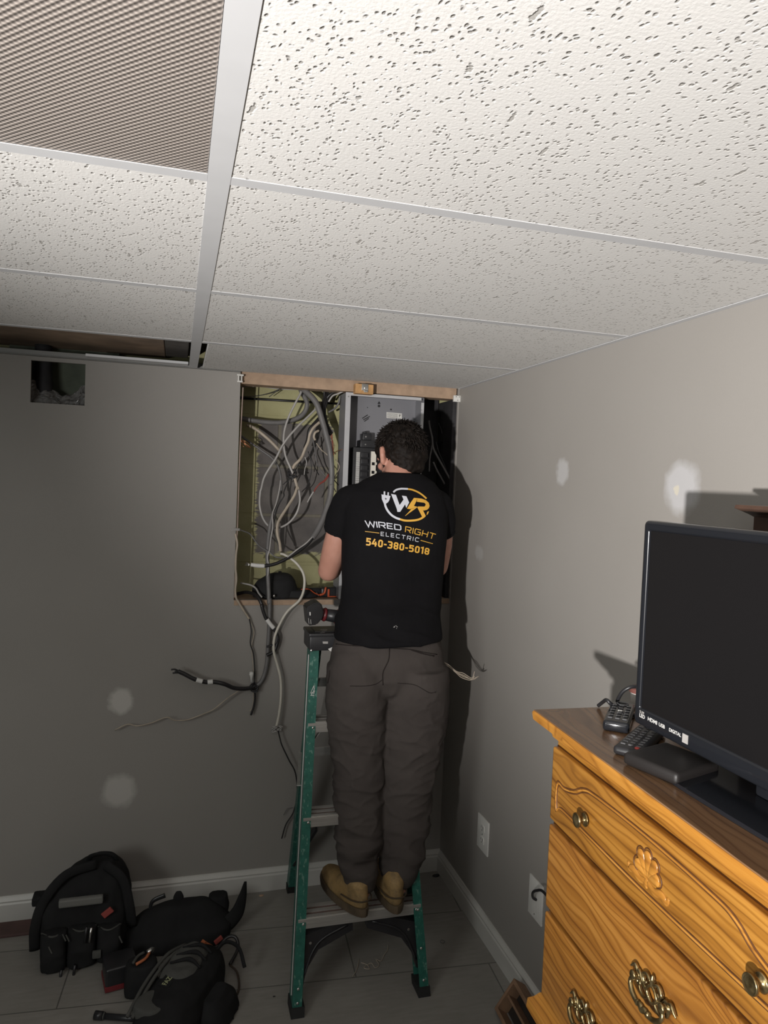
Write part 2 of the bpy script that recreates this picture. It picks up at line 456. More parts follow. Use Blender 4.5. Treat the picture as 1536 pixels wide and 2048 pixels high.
# fixture
t = NT('prismatic_diffuser'); g = t.mapping(t.obj(), rot=(0, 0, math.radians(45)))
s = t.sep(g); K = 2*math.pi/.0060
hx = t.math('SINE', t.math('MULTIPLY', s[0], K)); hy = t.math('SINE', t.math('MULTIPLY', s[1], K))
hgt = t.math('MULTIPLY', t.math('ADD', t.math('ADD', hx, hy), 2.0), .25)
t.set(Base_Color=t.ramp(hgt, [(0.1, (.17, .148, .135)), (.9, (.40, .355, .32))]), Roughness=.4, Specular_IOR_Level=.5)
t.bump(hgt, .45, .003)
M_DIFF = t.m
fx0, fx1, fy0, fy1 = XT-1.22+.0150, XT-.0150, Y1-.61+.0124, Y1-.0124
F = thing('ceiling_light', 'recessed drop-ceiling light fixture with switched-off prismatic diffuser at top left', 'ceiling light', ((fx0+fx1)/2, (fy0+fy1)/2, H))
ax, ay = (fx1-fx0)/2, (fy1-fy0)/2
o = obj('diffuser', nbox((-ax+.0005, -ay+.0005, .0015), (ax-.0005, ay-.0005, .0055)), M_DIFF, F)
bm = bmesh.new()
for lo, hi in (((-ax, -ay, .006), (ax, -ay+.01, .10)), ((-ax, ay-.01, .006), (ax, ay, .10)), ((-ax, -ay, .006), (-ax+.01, ay, .10)), ((ax-.01, -ay, .006), (ax, ay, .10)), ((-ax, -ay, .10), (ax, ay, .104))):
    box(bm, lo, hi)
obj('housing', bm, M_METALW, F)
# ================================================================== THE OPENING AND ITS CONTENTS
M_BLACKP = plain('black_plastic', (.018, .018, .02), .38, var=.2)
M_BLACKR = plain('black_rubber', (.012, .012, .012), .7)
M_ORANGE = plain('orange_plastic', (.42, .07, .02), .45)
M_STEEL = plain('bright_steel', (.62, .62, .60), .3, 1.0, var=.1, scale=60)
M_COPPER = plain('copper_wire', (.55, .26, .14), .35, 1.0)
M_WHITEP = plain('white_plastic', (.62, .61, .58), .4, var=.04)
M_GREYCAB = plain('grey_cable_jacket', (.135, .130, .128), .5, var=.12, scale=30)
M_LGREYCAB = plain('pale_grey_cable_jacket', (.38, .365, .35), .45, var=.1, scale=30)
M_WHITECAB = plain('cream_cable_jacket', (.56, .53, .46), .45, var=.08, scale=30)
M_BEIGECAB = plain('beige_cable_jacket', (.40, .34, .27), .5, var=.15, scale=30)
M_BLACKCAB = plain('black_cable_jacket', (.016, .015, .016), .4, var=.2, scale=30)
M_REDW = plain('red_wire_jacket', (.22, .045, .035), .45)
M_TAPE = plain('white_tape', (.66, .65, .63), .5, var=.06, scale=60)
M_NEARBLACK = plain('gap_shade_and_dark_parts', (.022, .021, .023), .8, var=.4, scale=14)

def ysurf(p, y): return px(p[0], p[1], 1, y)
# framing
o = obj('header_board', nbox((oL+.001, .0135, 1.963), (oR-.002, .085, 2.055), .002), M_STUD)
tag(o, 'bare wooden header board across the top of the wall opening', 'board')
o = obj('ledge_board', nbox((oL+.001, -.004, oB-.0205), (oR-.002, .198, oB-.0005), .0015), M_STUD)
# the ledge sits on top of the lower drywall: cut the drywall down to it
tag(o, 'raw wooden ledge board along the bottom of the wall opening', 'board')
o = obj('side_stud', nbox((oL-.040, .0135, .2), (oL-.002, .100, 2.0), .002), M_STUD)
tag(o, 'upright wooden stud at the left side of the wall opening', 'stud')
o = obj('corner_stud', nbox((-.020, .0135, oB), (-.0035, .184, 1.9625), .002), M_NEARBLACK)  # stud coloured near black for the shade of the gap
tag(o, 'upright stud, coloured dark for shade, in the right corner of the wall opening', 'stud')
o = obj('gap_shade_sheet', nbox((-.148, .185, oB+.001), (-.0205, .198, 2.04), .001), M_NEARBLACK)  # black sheet added over the block wall so the gap looks shaded
tag(o, 'added black sheet giving the shade in the gap right of the grey electrical panel', 'board')
a = px(480, 748, 1, 0); 
T_ = thing('corner_bracket', 'small white plastic bracket at the top left corner of the wall opening', 'bracket', (a.x, -.001, a.z-.012))
bm = bmesh.new(); box(bm, (-.011, -.010, .004), (.013, 0, .010), .001); box(bm, (-.008, -.010, -.014), (-.003, 0, .004), .001); box(bm, (.004, -.010, -.014), (.008, 0, .004), .001); box(bm, (-.010, -.010, -.020), (.010, 0, -.014), .001)
obj('clip', bm, M_WHITEP, T_)
a0 = px(486, 775, 1, -.002); a1 = px(469, 1195, 1, -.002)
bm = ntube(spline([a0, px(480, 900, 1, -.003), px(475, 1050, 1, -.003), a1], 6), .0022, 6, flat=.8)
o = obj('cut_drywall_paper', bm, plain('torn_paper_edge', (.36, .27, .23), .8, var=.2))
tag(o, 'torn reddish paper edge down the left side of the wall opening', 'drywall paper')
a = px(915, 797, 1, -.01)
T_ = thing('angle_end_bracket', 'small white square metal end bracket at the ceiling corner right of the panel', 'bracket', (a.x, -.001, a.z))
bm = nbox((-.017, -.014, -.014), (.0135, 0, .012), .002); obj('plate', bm, M_WHITEP, T_)
for dx, dz in ((-.008, .006), (.006, .006), (-.001, -.008)): obj('screw', cyl(bmesh.new(), (dx, -.0155, dz), (dx, -.0142, dz), .0016, 8), M_BLACKP, T_)
a = px(727, 779, 1, -.02)
T_ = thing('wood_block', 'small orange-brown wood block under the ceiling edge above the panel', 'block', (a.x, -.0005, a.z))
obj('block', nbox((-.036, -.036, -.019), (.036, 0, .019), .002), plain('pine_offcut', (.45, .25, .10), .6, var=.2, scale=40), T_)
bm = nbox((-.012, -.040, -.006), (.014, -.036, .0195), .001); box(bm, (-.004, -.043, -.013), (.012, -.037, -.004), .001); cyl(bm, (.002, -.045, .004), (.002, -.040, .004), .004, 10)
obj('metal_clip', bm, M_STEEL, T_, auto=30)
# hanging hook-and-wire scrap at the left stud
bm = bmesh.new()
for k in range(7):
    rr = random.Random(k); p = [px(481+rr.uniform(-2, 3), 880, 1, .02)]
    for q in range(4): p.append(p[-1]+Vector((rr.uniform(-.002, .014), rr.uniform(-.006, .01), -rr.uniform(.004, .010))))
    tube(bm, spline(p, 4), .0012, 6)
o = obj('copper_strands', bm, M_COPPER, smooth=True); tag(o, 'frayed copper wire ends curling at the left edge of the opening', 'wire')

# electrical panel --------------------------------------------------
M_PANEL = plain('grey_enamel', (.190, .190, .205), .38, var=.04, scale=6)
M_PANELL = plain('light_grey_enamel', (.42, .42, .43), .4, var=.04)
pL, pR, pT, pB, pD = -.474, -.150, 1.958, oB+.001, .105
P_ = thing('electrical_panel', 'tall grey metal electrical panel box standing open in front of the man', 'electrical panel', ((pL+pR)/2, .05, pB))
ox, oz = (pL+pR)/2, pB
def L(x, z, y=0): return (x-ox, y-.05, z-oz)
bm = bmesh.new()
box(bm, L(pL, pB, pD), L(pR, pT, pD+.0015)); box(bm, L(pL, pB, .0), L(pL+.0015, pT, pD)); box(bm, L(pR-.0015, pB, .0), L(pR, pT, pD))
box(bm, L(pL, pT-.0015, .0), L(pR, pT, pD)); box(bm, L(pL, pB, .0), L(pR, pB+.0015, pD))
obj('enclosure', bm, M_PANEL, P_)
bm = bmesh.new(); box(bm, L(pL, pB, -.002), L(pL+.020, pT, -.0002), .0006); box(bm, L(pR-.012, pB, -.002), L(pR, pT-.02, -.0002), .0006); box(bm, L(pL+.020, pT-.012, -.002), L(pR-.012, pT, -.0002), .0006)
obj('flange', bm, M_PANELL, P_)
bm = bmesh.new()
for q, r_ in (((697, 793), .003), ((843, 820), .002), ((697, 1000), .002)):
    a = px(*q, 1, -.003); obj('screw', cyl(bmesh.new(), L(a.x, a.z, -.004), L(a.x, a.z, -.002), r_, 10), M_STEEL, P_)
yb = pD-.0012
bm = bmesh.new()
def disc(c, r, y=yb, n=14):
    vs = [bm.verts.new(L(c.x+r*math.cos(2*math.pi*k/n), c.z+r*math.sin(2*math.pi*k/n), y)) for k in range(n)]; bm.faces.new(vs)
def quad(pts, y=yb):
    bm.faces.new([bm.verts.new(L(p.x, p.z, y)) for p in pts])
disc(px(758, 812, 1, yb), .0055); quad([px(755, 808, 1, yb), px(757.5, 803, 1, yb), px(759, 803, 1, yb), px(761, 808, 1, yb)])
disc(px(782, 819, 1, yb), .0035); disc(px(735, 815, 1, yb), .002)
for (x0, y0, x1, y1) in ((724, 836, 735, 829), (726, 839, 739, 832), (728, 842, 737, 836)):
    quad([px(x0, y0, 1, yb), px(x0+1, y0+1.6, 1, yb), px(x1+1, y1+1.6, 1, yb), px(x1, y1, 1, yb)])
o = obj('knockout', bm, M_BLACKP, P_); o['kind'] = 'stuff'
bm = bmesh.new(); yb -= .0006
quad([px(773, 824, 1, yb), px(773, 836, 1, yb), px(804, 838, 1, yb), px(804, 827, 1, yb)])
lab = obj('sticker', bm, M_WHITEP, P_)
bm = bmesh.new(); yb -= .0005
for r in range(5):
    for k in range(9):
        x0 = 775+k*2.3; y0 = 826+r*2+(k*.25); quad([px(x0, y0, 1, yb), px(x0, y0+.8, 1, yb), px(x0+1.5, y0+.95, 1, yb), px(x0+1.5, y0+.15, 1, yb)])
for (x0, y0, x1, y1) in ((798, 834, 800, 828.5), (799.5, 832, 802.5, 829), (798, 829, 799, 833)):
    quad([px(x0, y0, 1, yb), px(x0+.8, y0, 1, yb), px(x1+.8, y1, 1, yb), px(x1, y1, 1, yb)])
obj('print', bm, M_BLACKP, lab)
# bus assembly
yf = .045
a = px(707, 894, 1, yf); b = px(757, 894, 1, yf)
zt = a.z; x0, x1 = a.x, px(800, 894, 1, yf).x
bm = nbox(L(x0, 1.20, yf), L(x1, zt, .100), .003)
for k in range(16):
    z = zt-.02-k*.0255; box(bm, L(x0+.030, z-.020, yf-.012), L(x0+.060, z, yf), .002)
    box(bm, L(x0+.110, z-.020, yf-.012), L(x0+.150, z, yf), .002)
B_ = obj('breaker_assembly', bm, M_BLACKP, P_, auto=40)
a = px(727, 894, 1, .03); bm = nbox(L(a.x-.012, zt, .035), L(a.x+.055, zt+.03, .100), .004)
box(bm, L(a.x+.0, zt+.03, .05), L(a.x+.038, zt+.058, .100), .004); box(bm, L(a.x+.006, zt+.058, .06), L(a.x+.020, zt+.066, .09), .003)
M_ = obj('main_lug', bm, M_BLACKP, P_, auto=40)
obj('lug_screw', cyl(bmesh.new(), L(a.x+.013, zt+.044, .048), L(a.x+.013, zt+.044, .052), .003, 10), M_STEEL, M_); obj('lug_screw', cyl(bmesh.new(), L(a.x+.009, zt+.012, .033), L(a.x+.009, zt+.012, .036), .003, 10), M_STEEL, M_)
a = px(741, 903, 1, .025); b = px(751, 903, 1, .025)
xs_ = [L(a.x, 0)[0], L(a.x+.004, 0)[0], L(b.x-.003, 0)[0], L(b.x, 0)[0]]
zs_ = [L(0, 1.25)[2]]; sk = set(); z = 1.27
while z < a.z-.03: zs_ += [z-oz, z+.012-oz]; z += .034
zs_.append(a.z-oz)
for k in range(1, len(zs_)-1, 2): sk.add((1, k))
bm = plates(xs_, zs_, sk, .012-.05, .020-.05)
for k in range(1, len(zs_)-1, 2): box(bm, (xs_[3], -.036, zs_[k]+.002), (xs_[3]+.005, -.031, zs_[k]+.012), .0008)
N_ = obj('neutral_bar', bm, plain('cream_bus_bar', (.66, .63, .55), .4), P_)
a = px(713, 904, 1, .04); b = px(721, 904, 1, .04)
bm = bmesh.new(); z = a.z
while z > 1.27:
    box(bm, L(a.x, z-.0028, .040), L(b.x-.001, z, .0445), .0006, 1); z -= .0042
obj('terminal_strip', bm, M_TAPE, P_)

# cables ------------------------------------------------------------
def crop(x0, y0, s):
    return lambda p: (x0+p[0]/s, y0+p[1]/s)
Z1, Z2, Z3, R6, R2, R1 = crop(470, 740, 6.144), crop(470, 960, 6.144), crop(690, 740, 6.144), crop(200, 1180, 3.2), crop(560, 1180, 3.657), crop(440, 720, 2.954)
def path(segs, n=8):
    """segs: (crop function, [(x, y, depth)]) -> smooth 3-D line"""
    pts = []
    for f, l in segs:
        for q in l:
            u = f(q); pts.append(px(u[0], u[1], 1, q[2]))
    return spline(pts, n)
def cable(name, label, segs, r, m, cat='cable', seg=9, flat=1.0, n=8):
    """cable > nothing, or a thing whose first mesh is the jacket"""
    pts = path(segs, n)
    o = obj(name, ntube(pts, r, seg, flat=flat), m, smooth=True)
    tag(o, label, cat, 'cables in and around the wall opening'); return o
def sub_tube(parent, name, pts, r, m, seg=8, flat=1.0):
    return obj(name, ntube(pts, r, seg, flat=flat), m, parent, smooth=True)
A_ = cable('thick_cable', 'thickest grey cable sweeping down the right of the opening to a white-taped black end',
  [(Z1, [(740, 150, .12), (790, 200, .10), (900, 290, .07), (1000, 410, .05), (1065, 600, .04), (1120, 800, .03), (1165, 1000, .02), (1188, 1250, .02), (1180, 1450, .015)]),
   (Z2, [(1185, 60, .012), (1170, 200, .01), (1110, 400, .0), (1030, 590, -.01), (950, 715, -.02)])], .0115, M_GREYCAB, seg=14)
sub_tube(A_, 'black_conductor', path([(Z2, [(955, 710, -.02), (880, 800, -.025), (740, 905, -.03), (600, 985, -.035), (480, 1035, -.035), (360, 1058, -.035)])]), .0065, M_BLACKCAB)
sub_tube(A_, 'white_conductor', path([(Z2, [(950, 700, -.028), (870, 780, -.033), (770, 850, -.036), (700, 905, -.036), (640, 950, -.036)])]), .0030, M_LGREYCAB)
sub_tube(A_, 'white_tape', path([(Z2, [(362, 1056, -.036), (280, 1052, -.036), (195, 1040, -.036)])]), [.0078, .0082, .0072], M_TAPE, 10)
bm = bmesh.new()
for k in range(5):
    tube(bm, path([(Z2, [(200, 1040, -.036), (170, 1030+5*k, -.036-.002*k), (140-4*k, 1012+9*k, -.03)])], 4), .0012, 5)
obj('bare_strands', bm, M_STEEL, A_, smooth=True)
cable('thick_cable', 'thick grey cable bending from top centre of the opening out to its left side',
  [(Z1, [(770, 160, .14), (830, 290, .13), (885, 400, .12), (860, 510, .12), (770, 590, .12), (600, 642, .12), (400, 643, .12), (200, 618, .12), (70, 592, .13)])], .0098, M_GREYCAB, seg=14)
cable('looped_cable', 'pale cable making one big upright loop in the middle of the opening',
  [(Z1, [(830, 200, .10), (805, 290, .09), (740, 410, .08), (655, 590, .08), (607, 750, .08), (598, 900, .07), (622, 1060, .06), (680, 1200, .05), (735, 1330, .05), (780, 1480, .05)]),
   (Z2, [(785, 130, .05), (798, 250, .05), (765, 390, .05), (690, 500, .05), (600, 565, .05), (500, 588, .05), (410, 560, .05), (340, 460, .05), (303, 310, .05), (310, 150, .05)]),
   (Z1, [(322, 1460, .05), (355, 1330, .06), (420, 1210, .06), (500, 1090, .06), (570, 950, .06), (660, 820, .06), (790, 675, .07), (900, 570, .08), (1010, 460, .09), (1060, 400, .12)])], .0042, M_LGREYCAB)
cable('cable_stub', 'short beige cable slanting in from the left edge to the loop crossing',
  [(Z1, [(150, 675, .14), (210, 700, .13), (300, 760, .12), (420, 860, .11), (520, 960, .10), (565, 1010, .11)])], .0062, M_BEIGECAB)
cable('hanging_cable', 'dark grey thin cable arching from the left edge down the middle-left of the opening',
  [(Z1, [(60, 800, .15), (200, 900, .15), (340, 1000, .14), (450, 1080, .13), (530, 1190, .12), (565, 1350, .11), (568, 1500, .10)]),
   (Z2, [(560, 150, .08), (545, 260, .06), (480, 400, .03)])], .0045, M_GREYCAB)
for k, (dx, r) in enumerate(((0, .0062), (26, .0050), (-24, .0046))):
    cable('black_cable', ['black cable at the core of the bundle below the top right of the opening', 'black cable on the right side of the bundle near the panel', 'black cable on the left side of the bundle near the panel'][k],
      [(Z1, [(1115+dx, 200, .12-.01*k), (1120+dx, 330, .10), (1082+dx, 470, .09), (1088+dx, 600, .085), (1132+dx, 720, .08), (1180+dx*.6, 800-20*k, .075)])], r, M_BLACKCAB)
cable('black_cable', 'black cable rising right from the bundle toward the panel top', [(Z1, [(1360, 240, .05), (1270, 250, .07), (1190, 290, .09), (1130, 350, .10), (1090, 470, .10)])], .0062, M_BLACKCAB)
cable('pale_cable', 'pale cable beside the black one at the panel top corner', [(Z1, [(1330, 262, .045), (1270, 290, .06), (1200, 318, .08), (1150, 390, .09)])], .0034, M_LGREYCAB)
cable('pale_cable', 'pale curved cable end just left of the panel top', [(Z1, [(1290, 320, .08), (1275, 400, .08), (1230, 470, .08), (1150, 520, .08)])], .0040, M_GREYCAB)
cable('bundle_cable', 'black cable slanting left from the bundle to the beige cable', [(Z1, [(1040, 590, .09), (960, 680, .08), (915, 740, .08), (895, 860, .08), (860, 960, .08)])], .0075, M_BLACKCAB)
cable('flat_cable', 'flat beige cable slanting down the centre of the opening', [(Z1, [(1040, 640, .075), (960, 715, .07), (920, 790, .07), (900, 880, .07), (865, 960, .065), (825, 1060, .065), (790, 1110, .06), (730, 1170, .06), (700, 1240, .055)])], .0056, M_BEIGECAB, flat=.6)
cable('flat_cable', 'beige cable end hooked over the centre of the bundle', [(Z1, [(1030, 745, .06), (985, 770, .055), (970, 820, .055), (985, 860, .06)])], .0048, M_BEIGECAB)
for k, l in enumerate((
    [(1075, 600, .10), (1000, 900, .10), (930, 1020, .10), (960, 1150, .09), (1030, 1290, .10)],
    [(960, 850, .08), (980, 980, .09), (1010, 1150, .09), (1060, 1240, .10), (1120, 1320, .10)],
    [(1000, 900, .07), (1060, 980, .08), (1110, 1020, .09), (1150, 1060, .09)],
    [(860, 1070, .06), (880, 1140, .06), (860, 1210, .055), (850, 1290, .055)],
    [(820, 1080, .07), (760, 1200, .07), (680, 1320, .07), (590, 1410, .07)],
    [(1080, 1180, .06), (1130, 1260, .05), (1200, 1330, .06), (1290, 1440, .08)],
    [(900, 1000, .11), (940, 1200, .11), (900, 1400, .11), (820, 1500, .11)],
    [(1240, 1100, .05), (1280, 1200, .06), (1200, 1380, .05), (1240, 1500, .05)])):
    cable('thin_wire', ['thin black wire dropping behind the centre bundle', 'thin grey wire curving right of the beige cable', 'thin wire slanting right from the beige cable', 'short frayed wire with a pale connector below the beige cable', 'thin wire slanting down-left from the bundle knot', 'thin wire crossing the thick grey cable near the panel', 'thin dark wire looping low behind the bundle', 'thin wire curving beside the panel flange'][k],
          [(Z1, l)], .0019 if k not in (1, 2) else .0023, (M_BLACKCAB, M_GREYCAB, M_BEIGECAB, M_LGREYCAB, M_BLACKCAB, M_BLACKCAB, M_BLACKCAB, M_BEIGECAB)[k], cat='wire', seg=6)
cable('red_wire', 'dark red wire running down beside the thick grey cable', [(Z1, [(1190, 790, .04), (1195, 900, .03), (1205, 1030, .02), (1205, 1150, .02), (1180, 1280, .02)])], .0022, M_REDW, 'wire', 6)
cable('red_wire', 'copper-coloured wire twisted next to the dark red wire', [(Z1, [(1170, 800, .04), (1215, 930, .03), (1190, 1060, .02), (1235, 1010, .02), (1290, 985, .03), (1380, 965, .03)])], .0016, M_COPPER, 'wire', 6)
bm = bmesh.new()
for k in range(4):
    d = 9*(k-1.5)
    tube(bm, path([(Z1, [(1150, 1290+d, .01), (1100, 1360+d*.6, .005), (1040, 1400+d*.3, .0), (990, 1460-d*.5, .0), (965, 1510+d*.4, -.003)])], 6), .0022, 6)
K_ = tag(obj('red_wire_bundle', bm, M_REDW, smooth=True), 'bundle of dark red wires sticking out before the thick cable', 'wire', 'cables in and around the wall opening')
sub_tube(K_, 'stripped_end', path([(Z2, [(965, 145, -.003), (930, 200, -.006), (890, 275, -.008)])]), [.004, .003, .0024], M_LGREYCAB)
# node knot
bm = bmesh.new()
for k in range(7):
    rr = random.Random(40+k); c = px(*Z1((705, 1270)), 1, .045)
    pts = [c+Vector((.016*math.cos(a+rr.random())+rr.uniform(-.004, .004), .008*math.sin(a), .013*math.sin(a+rr.random()*2)+rr.uniform(-.006, .006))) for a in [i*math.pi/3 for i in range(6)]]
    tube(bm, spline(pts, 5), .0022, 6)
o = obj('wire_knot', bm, M_BLACKCAB, smooth=True); tag(o, 'knot of black wire tying the cables together in mid opening', 'wire', 'cables in and around the wall opening')
cable('beige_cable', 'beige flat cable from the knot down to the loop bottom', [(Z1, [(710, 1250, .05), (740, 1350, .045), (770, 1460, .04)]), (Z2, [(765, 90, .04), (730, 190, .035), (650, 320, .03), (580, 430, .025), (535, 510, .02), (518, 590, .02), (525, 680, .015), (550, 780, .01), (562, 880, 0)])], .0058, M_BEIGECAB, flat=.55)
cable('black_wire', 'black wire following the beige cable on its left', [(Z1, [(690, 1300, .05), (640, 1400, .05), (600, 1500, .045)]), (Z2, [(600, 200, .04), (540, 300, .04), (500, 420, .03), (470, 600, .025), (500, 720, .02), (560, 850, .01), (590, 930, 0)])], .0024, M_BLACKCAB, 'wire', 6)
cable('cream_cable', 'cream cable bowing right over the ledge and hanging down to a knot',
  [(Z2, [(560, 905, .0), (610, 920, -.01), (700, 975, -.02), (780, 1050, -.03), (835, 1140, -.035), (855, 1240, -.04), (840, 1370, -.045), (790, 1480, -.05), (690, 1570, -.05)]),
   (R6, [(1190, 150, -.05), (1155, 210, -.045), (1118, 300, -.04), (1112, 390, -.04), (1135, 480, -.035), (1156, 570, -.035), (1158, 690, -.035), (1145, 800, -.035), (1130, 870, -.035)])], .0052, M_WHITECAB)
bm = bmesh.new(); c = px(*R6((1132, 888)), 1, -.035)
for k in range(5):
    rr = random.Random(60+k)
    tube(bm, spline([c+Vector((.018*math.cos(a)+rr.uniform(-.004, .004), .008*math.sin(a), .010*math.sin(a+k)+rr.uniform(-.003, .003))) for a in [i*1.15 for i in range(5)]], 5), .0018, 6)
tag(obj('cable_knot', bm, M_LGREYCAB, smooth=True), 'small knot of stripped wires at the lower end of the cream cable', 'wire', 'cables in and around the wall opening')
cable('hanging_wire', 'dark wire dangling from the cream cable knot to behind the ladder', [(R6, [(1140, 900, -.035), (1152, 950, -.035), (1165, 995, -.04), (1210, 1090, -.04), (1250, 1170, -.03), (1262, 1300, -.02), (1238, 1420, -.02), (1190, 1500, -.02), (1163, 1590, -.02)])], .0026, M_BLACKCAB, 'wire', 7)
cable('hanging_wire', 'thin wire curling left of the rear ladder rail above the floor', [(R6, [(1235, 1395, -.015), (1200, 1400, -.015), (1175, 1440, -.015)])], .0012, M_GREYCAB, 'wire', 6)
cable('grey_cable', 'grey cable hanging straight over the ledge down to the wire junction',
  [(Z2, [(475, 400, .03), (440, 520, .025), (418, 660, .02), (403, 800, .01), (398, 960, 0), (402, 1100, -.01), (408, 1250, -.015), (415, 1400, -.02), (418, 1520, -.022)]),
   (R6, [(1086, 60, -.022), (1084, 200, -.022), (1076, 350, -.022), (1066, 480, -.022), (1040, 570, -.022), (995, 625, -.02)])], .0078, M_GREYCAB, seg=12)
cable('grey_wire', 'pale grey wire twisting around the straight grey cable', [(Z2, [(560, 0, .05), (545, 120, .045), (505, 290, .035), (460, 420, .015), (465, 560, .005), (440, 720, -.005), (425, 850, -.012), (400, 950, -.015), (412, 1050, -.022), (405, 1180, -.026)])], .0026, M_LGREYCAB, 'wire', 7)
cable('left_wire', 'twisted grey wire crossing from the left edge of the opening to the thick cable', [(Z2, [(40, 605, -.01), (110, 630, .0), (180, 660, .01), (225, 715, .01), (270, 780, .0), (330, 835, 0), (420, 885, -.012), (500, 945, -.02), (610, 958, -.025)])], .0026, M_GREYCAB, 'wire', 7)
bm = bmesh.new()
for k in range(4): tube(bm, path([(Z2, [(60, 600+8*k, -.012), (20, 595+8*k, -.014), (-30-6*k, 612+10*(k-1.5), -.014)])], 4), .0013, 5)
tag(obj('stripped_wire_ends', bm, M_LGREYCAB, smooth=True), 'silvery stripped wire ends poking past the left edge of the opening', 'wire', 'cables in and around the wall opening')
cable('left_wire', 'beige wire running down the left edge of the opening past the ledge',
  [(Z2, [(5, 660, -.006), (28, 780, -.008), (14, 920, -.008), (8, 1080, -.008), (18, 1220, -.01), (4, 1350, -.014), (15, 1450, -.018)]),
   (R6, [(885, 75, -.018), (915, 125, -.018), (955, 185, -.018)])], .0040, M_BEIGECAB)
cable('left_wire', 'thin dark wires hanging from the beige wire to the junction below the ledge', [(R6, [(955, 180, -.018), (968, 260, -.018), (962, 340, -.018), (982, 410, -.018), (990, 500, -.018), (986, 600, -.018)])], .0024, M_BLACKCAB, 'wire', 6)
cable('left_wire', 'pale thin wire next to the dark hanging wires below the ledge', [(R6, [(958, 185, -.014), (985, 270, -.014), (972, 350, -.014), (976, 450, -.014), (988, 560, -.014)])], .0017, M_BEIGECAB, 'wire', 6)
J_ = cable('black_cable', 'black cable draped over the ledge with a white tape band',
  [(Z2, [(30, 1400, .08), (130, 1380, .05), (230, 1400, .01), (300, 1470, -.02), (340, 1560, -.03)]),
   (R6, [(1035, 100, -.035), (1062, 180, -.035), (1110, 245, -.035), (1138, 300, -.035), (1130, 355, -.035), (1110, 395, -.035), (1066, 418, -.035)])], .0068, M_BLACKCAB)
sub_tube(J_, 'white_tape', path([(R6, [(1068, 188, -.037), (1090, 218, -.037), (1112, 244, -.037)])]), .0080, M_TAPE, 10)
sub_tube(J_, 'branch', path([(R6, [(1134, 290, -.037), (1128, 335, -.04), (1095, 355, -.04), (1065, 364, -.04)])]), .0040, M_BLACKCAB, 8)
cable('thin_wire', 'mottled grey wire curling over the black cable at the ledge', [(Z2, [(70, 1265, .06), (190, 1290, .04), (255, 1330, .02), (290, 1390, 0), (330, 1440, -.02)])], .0034, M_LGREYCAB, 'wire', 7)
L_ = cable('black_cable', 'black cable sticking out left over the lower wall with white tape marks',
  [(R6, [(985, 622, -.03), (930, 632, -.04), (860, 628, -.05), (800, 604, -.06), (740, 590, -.06), (680, 590, -.06), (610, 573, -.065), (540, 538, -.065), (500, 520, -.065)])], .0078, M_BLACKCAB)
for q in ([(616, 575), (655, 586)], [(688, 590), (722, 586)]):
    sub_tube(L_, 'white_tape', path([(R6, [(q[0][0], q[0][1], -.066), (q[1][0], q[1][1], -.066)])]), .0088, M_TAPE, 10)
for q in ([(505, 520), (480, 508), (455, 510)], [(515, 530), (490, 530), (465, 532)], [(510, 524), (490, 520), (478, 524)]):
    sub_tube(L_, 'conductor', path([(R6, [(x, y, -.066) for x, y in q])]), .0032, M_BLACKCAB)
cable('long_wire', 'long thin pale wire wandering left across the lower wall', [(R6, [(895, 640, -.035), (820, 690, -.035), (770, 730, -.035), (720, 768, -.035), (640, 802, -.035), (560, 830, -.035), (480, 834, -.035), (425, 815, -.035), (330, 850, -.035), (240, 870, -.035), (175, 860, -.035), (95, 897, -.03)])], .0022, M_BEIGECAB, 'wire', 7)
bm = bmesh.new(); c = px(*R6((985, 625)), 1, -.025)
for k in range(8):
    rr = random.Random(80+k)
    tube(bm, spline([c+Vector((.014*math.cos(a+k)+rr.uniform(-.003, .003), .010*math.sin(a), .013*math.sin(a+k)+rr.uniform(-.004, .004))) for a in [i*1.2 for i in range(6)]], 5), .0028, 6)
tag(obj('wire_junction', bm, M_BLACKCAB, smooth=True), 'dark knot of cables hanging on the wall below the ledge', 'wire', 'cables in and around the wall opening')
bm = bmesh.new(); c = px(*R6((970, 540)), 1, -.03)
lathe(bm, [(0, .011), (.008, .009), (.009, 0), (.006, -.008), (.003, -.03), (0, -.031)], 12, Matrix.Translation(c))
tag(obj('wire_nut', bm, M_WHITEP, smooth=True), 'white wire connector just above the dark cable knot', 'wire connector')
cable('cable_tail', 'short black cable tail hanging under the dark knot', [(R6, [(990, 640, -.02), (992, 690, -.02), (982, 750, -.02), (966, 800, -.02)])], .0040, M_BLACKCAB)
cable('cable_tail', 'pale thin tail wire under the dark knot', [(R6, [(980, 645, -.016), (982, 700, -.016), (975, 755, -.016), (958, 775, -.016)])], .0020, M_BEIGECAB, 'wire', 6)
# right-hand dark cavity
for k, (l, r) in enumerate((([(1030, 620, .10), (1045, 720, .09), (1070, 830, .08), (1085, 960, .07), (1150, 1090, .05), (1240, 1250, .03), (1300, 1370, .02), (1325, 1530, .02)], .0045),
        ([(1035, 1250, .05), (1040, 1100, .06), (1060, 980, .07), (1075, 870, .08), (1050, 720, .10)], .0035),
        ([(1085, 1130, .05), (1130, 1230, .05), (1180, 1320, .05), (1225, 1400, .05)], .0038),
        ([(1120, 880, .09), (1150, 1000, .08), (1210, 1140, .06), (1270, 1290, .05)], .0030),
        ([(1150, 650, .13), (1190, 760, .13), (1200, 880, .12), (1120, 900, .10)], .0030))):
    cable('side_cable', ['longest grey cable in the dark gap right of the panel', 'grey cable nearest the panel in the dark right gap', 'short grey cable low in the dark right gap', 'dark cable beside the longest one in the right gap', 'dark curled cable high in the right gap'][k],
          [(Z3, l)], r, M_GREYCAB if k < 3 else M_BLACKCAB)
